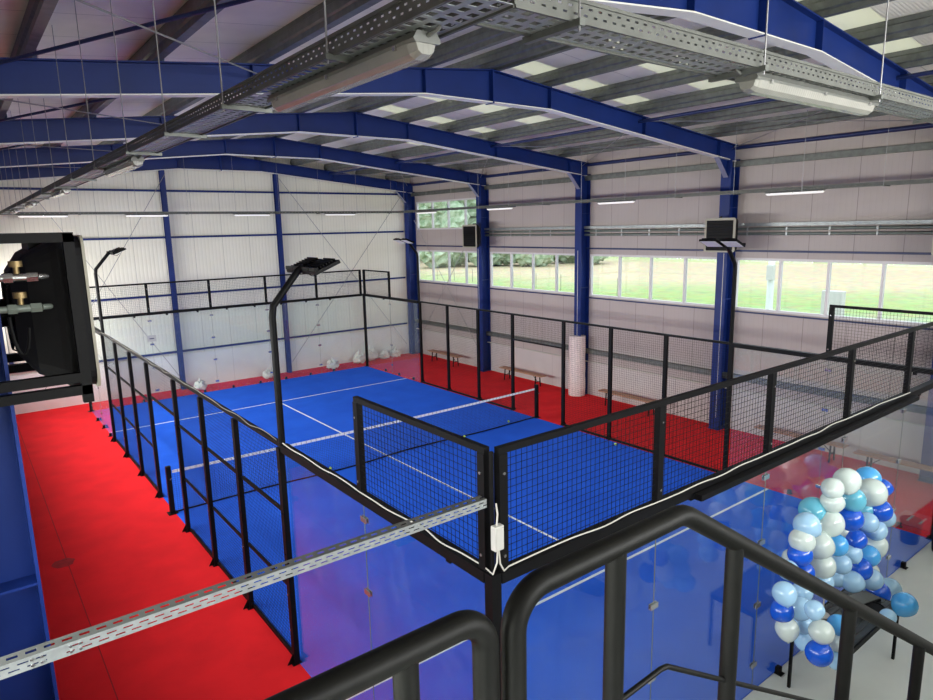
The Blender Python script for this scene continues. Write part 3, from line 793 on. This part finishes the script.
hn = heater(-2.325, 1.0, 4.71, 1, 'big black fan heater with brass valves hung beside the red walkway')
# bracket of the near heater
for y in (.52, 1.48):
    b = MB(); b.beam((-3.1, y, 5.54), (-2.38, y, 5.54), .05, .05); b.beam((-2.405, y, 5.56), (-2.405, y, 4.66), .05, .05); b.beam((-3.1, y, 4.80), (-2.43, y, 4.80), .05, .05); b.beam((-3.1, y, 4.73), (-2.38, y, 4.73), .05, .05)
    b.build('mounting_bracket', 'black', hn)
MB().box(-2.56, -2.42, .80, 1.2, 5.46, 5.53).build('top_pivot', 'black', hn)
for z, m2 in ((5.34, 'chrome'), (5.18, 'greenpipe')):
    y = .62
    v = MB(); v.tube([(-3.1, y, z), (-2.70, y, z)], .018, 10); v.tube([(-2.70, y, z), (-2.66, y, z)], .027, 6); v.tube([(-2.66, y, z), (-2.60, y, z)], .02, 10)
    v.tube([(-2.60, y, z), (-2.55, y, z)], .026, 6); v.tube([(-2.55, y, z), (-2.42, y+.05, z)], .016, 10)
    pv = v.build('water_pipe', m2, hn)
    w2 = MB(); w2.tube([(-2.64, y, z+.02), (-2.64, y, z+.055)], .014, 8); w2.tube([(-2.64, y, z+.055), (-2.64, y, z+.085)], .032, 10); w2.build('valve', 'brass', pv)
MB().tube([(-2.66+.04*math.cos(a), .60, 5.2-.20*math.sin(a)-.06) for a in [PI/2+PI*k/10 for k in range(-4, 6)]], .009, 6).build('power_lead', 'black', hn)
heater(12.22, 5.72, 4.80, -1, 'black louvred fan heater on the blue column behind the window-side floodlight')
heater(12.22, .75, 4.80, -1, 'black louvred fan heater at the frame edge by the stair-end window')
heater(12.22, 15.78, 4.80, -1, 'small-looking black louvred heater beneath the upper window')
for y, yy in ((6, 5.72), (1, .75), (16, 15.78)):
    tag(MB().beam((12.5, (y+yy)/2, 5.66), (12.70, y, 5.66), .05, .04).build('heater_bracket', 'black'), 'black bracket tying the wall heater to its column at y %s' % {6: 'by the floodlight', 1: 'by the stairs', 16: 'under the upper window'}[y], 'bracket')['label'] = \
        {6: 'black bracket holding the heater behind the window-side floodlight', 1: 'black bracket holding the heater at the frame edge', 16: 'black bracket holding the heater beneath the upper window'}[y]
for y, l in ((6, 'white cable running down the heater column behind the floodlight'), (16, 'white cable on the blue column by the upper window'), (11, 'white cable on the foam-wrapped blue column')):
    tag(MB().tube([(12.67, y-.16, 4.75), (12.67, y-.16, .4)], .008, 6).build('power_cable', 'cablewhite'), l, 'cable')

# ------------------------------------------------------------------ benches
def bench(y0, y1, lab, x=12.66):
    t = thing('wooden_bench', (x, (y0+y1)/2, .01), lab, 'bench')
    MB().box(x-.14, x+.14, y0, y1, .42, .45).build('seat', 'wood', t, bevel=.004)
    for y in (y0+.3, y1-.3):
        mb = MB()
        for s in (-1, 1): mb.beam((x+s*.10, y, .42), (x+s*.13, y+.0, .01), .03, .03, up=(0, 1, 0))
        mb.beam((x-.12, y, .2), (x+.12, y, .2), .02, .02); mb.beam((x-.12, y, .405), (x+.12, y, .405), .03, .02)
        mb.build('leg', 'black', t)
        MB().beam((x, y, .2), (x, y+(.25 if y < (y0+y1)/2 else -.25), .41), .015, .015).build('brace', 'black', t)
bench(17.1, 19.2, 'long wooden bench on red carpet, closest to the cream end wall')
bench(12.35, 14.55, 'long wooden bench between the end-bay column and the wrapped column')
bench(7.6, 9.8, 'long wooden bench just past the white-wrapped column, behind the side mesh')
bench(2.55, 4.7, 'wooden bench behind the stair-end mesh, next to the heater column')
bench(.05, 2.3, 'wooden bench seen through glass beside the stair-end blue column', 12.5)

# sacks
for i, (x, y, r, l) in enumerate(((3.53, 20.55, .22, 'small white sack by the slim end wall post nearer the walkway'), (6.07, 20.6, .2, 'small white sack beside the slim post behind the court lamp'),
        (8.73, 20.5, .25, 'white sack between the second slim post and the court corner'), (10.1, 20.75, .28, 'bulging white sack just behind the court corner post'),
        (10.75, 20.95, .33, 'largest crumpled white sack against the end wall'), (11.4, 20.9, .22, 'white sack in the middle of the corner heap'), (11.95, 20.85, .24, 'flat white sack, last toward the corner column'))):
    random.seed(i*5+1); off = V((random.random()*9, i, 3))
    fn = lambda d, r=r, off=off: V((d.x*r*(1+.45*noise.noise(d*2.2+off)), d.y*r*.8*(1+.45*noise.noise(d*2.4+off)), max(d.z, -.55)*r*.85*(1+.6*noise.noise(d*2.8+off))))
    t = thing('white_sack', (x, y, .01), l, 'sack', 'white sacks along the end wall')
    zc = .012+r*.47+.05
    b = MB().ball((x, y, zc), r, nu=22, nv=16, fn=fn)
    zm = min(p.z for p in b.v)
    for p in b.v: p.z -= zm-.01
    zt2 = max(p.z for p in b.v)
    b.build('sack_body', 'sack', t)
    MB().tube([(x, y, zt2-.05), (x+.01, y, zt2+.02), (x+.03, y+.01, zt2+.06)], [.05, .02, .05], 8).build('tied_neck', 'sack', t)

# small things on end wall
t = thing('switch_box', (-1.86, 21.17, 1.6), 'small grey switch box on the end wall behind the fan heater', 'switch box')
MB().box(-1.95, -1.77, 21.13, 21.2, 1.58, 1.78).build('box_body', 'boxwhite', t, bevel=.006)
MB().box(-1.92, -1.80, 21.12, 21.13, 1.63, 1.70).build('switch_window', 'bluedark', t)
MB().tube([(-1.87, 21.18, 1.78), (-1.89, 21.18, 3.3)], .014, 6).build('conduit', 'galv', t)
tag(MB().box(1.86, 2.14, 19.98, 19.988, 2.02, 2.24).build('glass_sticker', 'boxwhite'), 'small white sticker on the far court glass', 'sticker')
tag(MB().box(1.93, 2.07, 19.975, 19.979, 2.11, 2.14).build('sticker_print', 'bluedark', bpy.data.objects['glass_sticker']), None)

# ------------------------------------------------------------------ table with things
TX0, TX1, TY0, TY1 = 4.4, 5.97, -.84, -.22
t = thing('slatted_table', ((TX0+TX1)/2, (TY0+TY1)/2, 0), 'black slatted table on grey concrete under the balloon garland', 'table')
mb = MB(); n = 8
for k in range(n):
    y = TY0+.02+(TY1-TY0-.04)*(k+.5)/n; mb.box(TX0, TX1, y-.032, y+.032, .735, .755)
mb.build('tabletop', 'tablewood', t)
MB().box(TX0, TX1, TY0, TY0+.02, .69, .755).box(TX0, TX1, TY1-.02, TY1, .69, .755).box(TX0, TX0+.02, TY0+.02, TY1-.02, .69, .755).box(TX1-.02, TX1, TY0+.02, TY1-.02, .69, .755).build('apron', 'black', t)
for x in (TX0+.02, TX1-.02):
    for y in (TY0+.02, TY1-.02): MB().box(x-.016, x+.016, y-.016, y+.016, 0, .69).build('leg', 'black', t)
t = thing('black_case', (5.82, -.52, .757), 'flat dark case lying on the slatted table near its corner', 'case')
m = Matrix.Translation((5.74, -.50, .757)) @ Matrix.Rotation(math.radians(-15), 4, 'Z')
MB().box(-.17, .17, -.11, .11, 0, .035).xf(m).build('case_body', 'heater', t, bevel=.008)
MB().box(-.16, .16, -.10, .10, .036, .045).xf(m).build('case_lid', 'lampbody', t, bevel=.004)
t = thing('padel_racket', (5.45, -.62, .757), 'black padel racket lying on the slatted table beside a ball', 'racket')
mb = MB(); mb.tube([(5.62+.13*math.cos(2*PI*k/24), -.66+.11*math.sin(2*PI*k/24), .775) for k in range(25)], .014, 8, cap=False); mb.build('frame', 'black', t)
mb = MB().tube([(5.62, -.66, .772), (5.62, -.66, .778)], .12, 24); mb.build('hitting_face', 'heater', t)
MB().tube([(5.49, -.66, .775), (5.28, -.64, .775)], .016, 10).build('handle', 'black', t)
tag(MB().ball((5.44, -.74, .790), .033).build('padel_ball', 'ball'), 'yellow ball on the black slatted table', 'ball')

# bin and red sheet
t = thing('waste_bin', (9.62, -.24, 0), 'black round waste bin standing outside the court corner', 'bin')
MB().tube([(9.62, -.24, 0), (9.62, -.24, .02), (9.62, -.24, .38), (9.62, -.24, .40)], [.13, .135, .165, .17], 24).build('bin_body', 'black', t)
MB().tube([(9.62, -.24, .40), (9.62, -.24, .425)], [.175, .16], 24).build('bin_lid', 'heater', t)
t = thing('red_sheet', (10.6, .5, .012), 'flat red sheet with slots lying on carpet past the bin', 'sheet')
mb = MB(); mb.box(10.25, 10.95, .15, .75, .012, .03); mb.build('sheet_body', 'red', t)
for y in (.35, .55): MB().box(10.45, 10.8, y-.02, y+.02, .03, .033).build('slot_mark', 'boxwhite', t)

# ------------------------------------------------------------------ camera model (used to sight the balloons as points in the place)
CX, CY, CZ, YAW, PIT, ROL, FPX = -2.8901, -3.4798, 5.5465, -.6573, -.1850, -.0215, 655.78
cyw, syw = math.cos(YAW), math.sin(YAW)
Fw = V((-syw*math.cos(PIT), cyw*math.cos(PIT), math.sin(PIT))); r0 = V((cyw, syw, 0)); u0 = r0.cross(Fw)
Rt = r0*math.cos(ROL)+u0*math.sin(ROL); Up = -r0*math.sin(ROL)+u0*math.cos(ROL)
cam = bpy.data.cameras.new('camera'); co = bpy.data.objects.new('camera', cam); COL.objects.link(co)
co.matrix_world = Matrix(((Rt.x, Up.x, -Fw.x, CX), (Rt.y, Up.y, -Fw.y, CY), (Rt.z, Up.z, -Fw.z, CZ), (0, 0, 0, 1)))
cam.sensor_width = 36; cam.lens = FPX/933*36; cam.clip_start = .05; cam.clip_end = 600
scene.camera = co

# ------------------------------------------------------------------ balloons: world position (x, z), depth y, diameter, colour
BL = [
#  x, y, z, d, colour
#BSTART
    (4.943, -0.480, 2.569, 0.303, 'white'),
    (5.986, -0.320, 2.272, 0.321, 'sky blue'),
    (4.572, -0.480, 2.576, 0.243, 'white'),
    (4.590, -0.480, 2.411, 0.257, 'white'),
    (6.516, -0.320, 2.007, 0.244, 'royal blue'),
    (5.698, -0.480, 2.220, 0.352, 'white'),
    (5.150, -0.480, 2.282, 0.297, 'turquoise'),
    (5.934, -0.320, 1.865, 0.293, 'turquoise'),
    (6.374, -0.320, 1.848, 0.242, 'white'),
    (6.032, -0.480, 1.883, 0.291, 'royal blue'),
    (6.713, -0.320, 1.523, 0.265, 'pale blue'),
    (4.504, -0.320, 2.278, 0.313, 'turquoise'),
    (4.015, -0.480, 2.306, 0.283, 'pale blue'),
    (4.558, -0.480, 2.167, 0.323, 'white'),
    (5.125, -0.480, 2.050, 0.298, 'royal blue'),
    (5.703, -0.320, 1.689, 0.246, 'royal blue'),
    (5.668, -0.480, 1.834, 0.255, 'pale blue'),
    (5.948, -0.480, 1.644, 0.276, 'pale blue'),
    (5.361, -0.480, 1.702, 0.250, 'royal blue'),
    (5.998, -0.480, 1.421, 0.293, 'white'),
    (4.798, -0.480, 1.819, 0.266, 'sky blue'),
    (5.365, -0.320, 1.742, 0.226, 'white'),
    (5.278, -0.480, 1.555, 0.236, 'pale blue'),
    (5.800, -0.480, 1.336, 0.275, 'sky blue'),
    (4.986, -0.480, 1.513, 0.244, 'pale blue'),
    (5.571, -0.480, 1.239, 0.285, 'royal blue'),
    (6.370, -0.320, 0.855, 0.232, 'white'),
    (3.902, -0.480, 2.012, 0.258, 'royal blue'),
    (4.349, -0.480, 1.968, 0.319, 'white'),
    (3.925, -0.480, 2.161, 0.270, 'white'),
    (4.471, -0.480, 1.675, 0.299, 'white'),
    (4.000, -0.480, 1.766, 0.249, 'royal blue'),
    (4.091, -0.320, 1.822, 0.230, 'white'),
    (5.032, -0.320, 1.496, 0.249, 'white'),
    (3.655, -0.480, 1.914, 0.217, 'pale blue'),
    (4.505, -0.480, 1.471, 0.262, 'pale blue'),
    (5.325, -0.320, 1.137, 0.228, 'pale blue'),
    (3.097, -0.720, 1.966, 0.234, 'pale blue'),
    (3.070, -0.720, 1.791, 0.223, 'royal blue'),
    (3.454, -0.720, 1.663, 0.244, 'pale blue'),
    (3.114, -1.000, 1.919, 0.183, 'pale blue'),
    (3.204, -0.720, 1.539, 0.228, 'white'),
    (3.542, -0.720, 1.458, 0.212, 'pale blue'),
    (3.623, -0.720, 1.252, 0.238, 'pale blue'),
    (3.310, -1.000, 1.605, 0.233, 'white'),
    (3.683, -1.000, 1.523, 0.207, 'sky blue'),
    (3.295, -1.000, 1.384, 0.256, 'royal blue'),
    (3.914, -0.840, 1.105, 0.145, 'royal blue'),
    (3.719, -1.000, 1.328, 0.220, 'white'),
    (3.724, -1.000, 1.114, 0.210, 'pale blue'),
    (3.838, -0.560, 1.626, 0.220, 'pale blue'),
    (5.382, -0.480, 1.135, 0.268, 'pale blue'),
    (5.980, -0.480, 0.946, 0.281, 'pale blue'),
    (6.253, -0.480, 0.648, 0.303, 'royal blue'),
    (6.756, -0.450, 0.501, 0.300, 'pale blue'),
    (5.888, -0.900, 0.824, 0.297, 'sky blue'),
    (5.209, -0.950, 0.959, 0.187, 'pale blue'),
    (6.304, -0.320, 0.570, 0.216, 'pale blue'),
#BEND
]
cnt = {}
order = sorted(BL, key=lambda b: -b[2])
tot = {}
for b in BL: tot[b[4]] = tot.get(b[4], 0)+1
for (x, y, z, d, c) in order:
    k = cnt.get(c, 0); cnt[c] = k+1
    pos = 'topmost' if k == 0 else ('lowest' if k == tot[c]-1 else ORD[k]+' highest')
    t = thing('balloon', (x, y, z-d/2), '%s balloon in the garland, %s of its colour' % (c, pos), 'balloon', c+' balloons of the garland')
    ax = V((random.uniform(-1, 1), random.uniform(-.6, .6), random.uniform(-1, .2))).normalized()
    rot = ax.to_track_quat('Z', 'Y').to_matrix().to_4x4()
    R_ = d/2
    def fn(q, R_=R_):
        k2 = 1.0 if q.z < .0 else 1.0+.10*q.z**2
        s_ = 1-.10*max(0, q.z)
        return V((q.x*R_*s_, q.y*R_*s_, q.z*R_*k2))
    mm = Matrix.Translation((x, y, z)) @ rot
    MB().ball((0, 0, 0), R_, nu=24, nv=16, fn=fn).xf(mm).build('balloon_skin', BAL[c], t)
    MB().tube([(0, 0, R_*1.08), (0, 0, R_*1.12), (0, 0, R_*1.17)], [.006, .006, .014], 8).xf(mm).build('knot', BAL[c], t)
# slim stand carrying the garland
t = thing('balloon_stand', (5.0, -.32, .756), 'slim white stand on the table hidden inside the balloon garland', 'stand')
MB().tube([(5.0, -.32, .77), (5.0, -.32, 1.2), (5.1, -.32, 1.9), (5.35, -.32, 2.2)], .01, 8).build('stand_pole', 'cablewhite', t)
MB().tube([(5.0, -.32, .756), (5.0, -.32, .77)], .08, 20).build('stand_base', 'cablewhite', t)

# ------------------------------------------------------------------ stair landing and handrails
YR = -2.5
struct(MB().box(XL+.01, -1.35, -4.99, -2.42, 3.60, 3.72).build('floor', 'concrete'), 'raised landing slab at the top of the stairs', 'floor')
RT = .029
def arc(c, r, a0, a1, n=8):
    return [(c[0]+r*math.cos(math.radians(a0+(a1-a0)*k/n)), YR, c[1]+r*math.sin(math.radians(a0+(a1-a0)*k/n))) for k in range(n+1)]
struct(MB().box(XL+.01, XR-.45, YN+.02, -5.0, 3.60, 3.78).build('floor', 'concrete'), 'unseen upper storey slab added behind the stairs to block light', 'floor')  # unseen block put in so light enters only above it
struct(MB().box(XL+.01, XR-.45, -5.2, -5.08, 0, 3.6).build('wall_added_partition', 'partition'), 'unseen dark grey partition added under the upper storey to dim reflections', 'wall')  # unseen dark wall added to keep the court glass reflections low
t = thing('handrail', (-2.6, YR, 3.72), 'thick black tube handrail bending down beside the stair opening, cut by the bottom frame edge', 'handrail')
zt0 = 4.757
ztl = zt0-.013
MB().tube([(-3.1, YR, ztl)]+arc((-2.175, ztl-.075), .075, 90, 0)+[(-2.10, YR, 3.72)], RT, 20).build('rail_tube', 'rail', t)
for x in (-2.30, -2.7): MB().tube([(x, YR, ztl), (x, YR, 3.72)], RT*.9, 18).build('baluster', 'rail', t)
t = thing('stair_handrail', (-1.4, YR, 3.72), 'thick black tube handrail with balusters sloping down the stairs past the balloons', 'handrail')
slope = -.627
xa, xb = -1.375, 2.6
pts = [(-2.02, YR, 3.72)]+arc((-2.02+.09, zt0-.09), .09, 180, 90)+[(-1.42, YR, zt0+.002), (-1.39, YR, zt0-.004), (-1.36, YR, zt0-.018)]+[(xb, YR, zt0-.004+slope*(xb+1.385))]
MB().tube(pts, RT, 20).build('rail_tube', 'rail', t)
for x in (-1.675, -1.11, -.19, .73, 1.65):
    zt_ = zt0 if x < -1.39 else zt0+slope*(x+1.385)
    MB().tube([(x, YR, zt_), (x, YR, 3.72 if x < -1.35 else zt_-1.02)], RT*.92, 18).build('baluster', 'rail', t)
MB().tube([(-1.665, YR, 4.305), (-1.47, YR, 4.315), (-1.44, YR, 4.31), (-1.40, YR, 4.285), (xb, YR, 4.285+slope*(xb+1.40))], .008, 10).build('mid_rail', 'rail', t)
st = thing('steel_stairs', (0.5, -3.0, 0), 'steel stairs descending beside the sloping handrail, below the frame', 'stairs')
for k in range(19):
    x = -1.35+.30*k; z = 3.72-.188*(k+1)
    MB().box(x, x+.3, -3.4, -2.55, z-.03, z).build('tread', 'galv', st)
MB().beam((-1.35, -2.98, 3.46), (4.30, -2.98, -.04+.02), .84, .01, up=(0, 0, 1)).build('underside_plate', 'black', st)
for y in (-2.53, -3.42):
    MB().beam((-1.35, y, 3.55), (4.35, y, .0+.02), .02, .22, up=(0, 0, 1)).build('stringer', 'black', st)

# ------------------------------------------------------------------ outside
gm = bpy.data.materials.new('field_strips'); gm.use_nodes = True
N = gm.node_tree.nodes; L = gm.node_tree.links; bs = N['Principled BSDF']; bs.inputs['Roughness'].default_value = .95
geo = N.new('ShaderNodeNewGeometry'); sp = N.new('ShaderNodeSeparateXYZ'); L.new(geo.outputs['Position'], sp.inputs[0])
ma = N.new('ShaderNodeMath'); ma.operation = 'MULTIPLY_ADD'; ma.inputs[1].default_value = .22; L.new(sp.outputs[1], ma.inputs[0]); L.new(sp.outputs[0], ma.inputs[2])
no = N.new('ShaderNodeTexNoise'); no.inputs['Scale'].default_value = .12; no.inputs['Detail'].default_value = 6; L.new(geo.outputs['Position'], no.inputs['Vector'])
mb_ = N.new('ShaderNodeMath'); mb_.operation = 'MULTIPLY_ADD'; mb_.inputs[1].default_value = 14; L.new(no.outputs['Fac'], mb_.inputs[0]); L.new(ma.outputs[0], mb_.inputs[2])
mr = N.new('ShaderNodeMapRange'); mr.inputs['From Min'].default_value = 20; mr.inputs['From Max'].default_value = 220; L.new(mb_.outputs[0], mr.inputs['Value'])
cr = N.new('ShaderNodeValToRGB'); L.new(mr.outputs[0], cr.inputs['Fac'])
def px(v): return (v-20)/200
DK = .74
stops = [(20, (.52, .56, .46)), (46, (.46, .52, .34)), (54, (.34, .46, .14)), (62, (.42, .48, .20)), (70, (.60, .50, .30)), (98, (.58, .46, .28)), (104, (.44, .46, .20)), (112, (.34, .44, .14)), (122, (.52, .46, .24)), (150, (.30, .42, .16))]
while len(cr.color_ramp.elements) < len(stops): cr.color_ramp.elements.new(.5)
for e, (q, c) in zip(cr.color_ramp.elements, stops): e.position = px(q); e.color = (*[v*DK for v in c], 1)
n3 = N.new('ShaderNodeTexNoise'); n3.inputs['Scale'].default_value = 1.2; n3.inputs['Detail'].default_value = 8; L.new(geo.outputs['Position'], n3.inputs['Vector'])
mxn = N.new('ShaderNodeMix'); mxn.data_type = 'RGBA'; mxn.blend_type = 'OVERLAY'; mxn.inputs['Factor'].default_value = .5
L.new(cr.outputs[0], mxn.inputs['A']); L.new(n3.outputs['Color'], mxn.inputs['B'])
hs = N.new('ShaderNodeHueSaturation'); hs.inputs['Saturation'].default_value = 1.0; L.new(mxn.outputs['Result'], hs.inputs['Color']); L.new(hs.outputs[0], bs.inputs['Base Color'])
M['field'] = gm
gb = MB(); gb.v = []; 
nx, ny = 30, 30
for j in range(ny+1):
    for i in range(nx+1):
        x = 13.6+(i/nx)**1.6*330; y = -120+j/ny*420
        far = max(0, (x-110)/220); gb.v.append(V((x, y, -.2+far*far*9+.25*noise.noise(V((x*.04, y*.04, 0)))*min(1, (x-13.6)/20))))
for j in range(ny):
    for i in range(nx):
        a = j*(nx+1)+i; gb.f.append((a, a+1, a+nx+2, a+nx+1))
gb.smooth = True
struct(gb.build('ground', 'field'), 'green and tan striped farm field outside the windows', 'field')
struct(MB().box(-60, 13.6, -90, 90, -.4, -.16).build('ground', 'grass'), 'plain ground around and beneath the hall', 'ground')
M['leafa'] = mat('tree_leaves_pale', (.44, .52, .38), .9, col2=(.20, .30, .17), nscale=1.3, bump=1, bscale=3)
M['leafb'] = mat('tree_leaves_mid', (.38, .46, .32), .9, col2=(.16, .25, .13), nscale=1.5, bump=1, bscale=3)
M['bark'] = mat('tree_bark', (.16, .12, .09), .9, bump=.6, bscale=12)
random.seed(21)
ti = 0
rows = [(a, r, h) for a, r, h in ((.545, 118, 15), (.565, 128, 17), (.582, 115, 14), (.60, 131, 18), (.612, 120, 14), (.628, 134, 17), (.645, 122, 16), (.662, 130, 15), (.575, 96, 5), (.603, 100, 4.5), (.635, 98, 5), (.665, 99, 5.5), (.695, 96, 4.5), (.72, 104, 5), (.75, 99, 4))]
for a, r, h in rows:
    dx = a; dy = math.sqrt(1-a*a); x = CX+dx*r; y = CY+dy*r; z0 = .3
    big = h > 8
    t = thing('broadleaf_tree' if big else 'leafy_bush', (x, y, z0),
              ('tall pale green tree beyond the field, %s from the end corner' if big else 'low green bush at the field edge, %s from the end corner') % ORD[ti if big else ti-8], 'tree' if big else 'bush')
    ti += 1
    off = V((r, a*50, h))
    mb = MB()
    nb = 7 if big else 4
    for k in range(nb):
        rr = h*(.30 if big else .5)*random.uniform(.7, 1.1)
        c = V((x+random.uniform(-.35, .35)*h*.8, y+random.uniform(-.35, .35)*h*.8, z0+h*(random.uniform(.4, .8) if big else .42)))
        mb.ball(c, rr, nu=20, nv=14, fn=lambda d, rr=rr, k=k: d*rr*(1+.35*noise.noise(d*3+off+V((k, 0, 0)))+.16*noise.noise(d*9+off)))
    mb.smooth = False
    mb.build('crown', 'leafa' if ti % 2 else 'leafb', t)
    MB().tube([(x, y, z0-.6), (x, y, z0+h*.25), (x+.2, y, z0+h*.5)], [h*.03, h*.022, h*.012], 8).build('trunk', 'bark', t)
# utility pole, cabinet, fence stakes outside
t = thing('utility_pole', (36.5, 17, -.1), 'pale concrete utility pole in the field outside', 'pole')
MB().tube([(36.5, 16.9, -.3), (36.5, 16.9, 8.5)], [.22, .15], 10).build('pole_shaft', 'concrete', t)
MB().box(36.1, 36.4, 16.6, 17.0, 2.0, 2.9).build('meter_box', 'boxwhite', t)
t = thing('utility_cabinet', (36, 12.9, 0), 'white utility cabinet standing in the grass outside', 'cabinet')
MB().box(35.7, 36.2, 12.4, 13.5, -.3, 1.6).build('cabinet_body', 'boxwhite', t, bevel=.02)
MB().box(35.68, 35.7, 12.5, 13.4, -.1, 1.5).build('cabinet_door', 'boxwhite', t)
for k in range(12):
    y = 22+k*3.2
    tag(MB().tube([(40, y, -.3), (40, y, 1.2)], .025, 6).build('fence_stake', 'galv'), 'thin grey stake in the field, %s along from the utility pole' % ORD[k], 'stake', 'stakes in the field')

# ------------------------------------------------------------------ light
w = bpy.data.worlds.new('sky'); scene.world = w; w.use_nodes = True
N = w.node_tree.nodes; L = w.node_tree.links; bg = N['Background']
bg.inputs[0].default_value = (.80, .90, 1.0, 1); bg.inputs[1].default_value = 3.0
def area(name, loc, rot, sx, sy, power, col=(1, 1, 1)):
    l = bpy.data.lights.new(name, 'AREA'); l.shape = 'RECTANGLE'; l.size = sx; l.size_y = sy; l.energy = power; l.color = col
    o = bpy.data.objects.new(name, l); COL.objects.link(o); o.location = loc; o.rotation_euler = rot; return o
# area lamps added outside the unseen gable and walkway-side openings to brighten the hall
area('gable_opening_fill', (5.4, YN-.5, 6.1), (math.radians(80), 0, 0), 13.4, 2.6, 1900, (1, .98, .95))
for i, o in enumerate(opL):
    lt = area('walkway_side_fill', (XL-.45, (o[0]+o[1])/2, 4.25), (0, math.radians(-74), 0), 1.5, 4.3, (260, 200, 240, 440, 820, 760)[i], (1, .97, .94)); lt.data.spread = math.radians(140)
vs = scene.view_settings
scene.display_settings.display_device = 'sRGB'
vs.view_transform = 'Standard'; vs.look = 'None'; vs.gamma = 1; vs.use_curve_mapping = False; vs.exposure = 0.0
cy = scene.cycles
cy.use_denoising = True; cy.max_bounces = 10; cy.diffuse_bounces = 5; cy.glossy_bounces = 4; cy.transmission_bounces = 6; cy.transparent_max_bounces = 24
cy.sample_clamp_indirect = 6; cy.caustics_reflective = False; cy.caustics_refractive = False
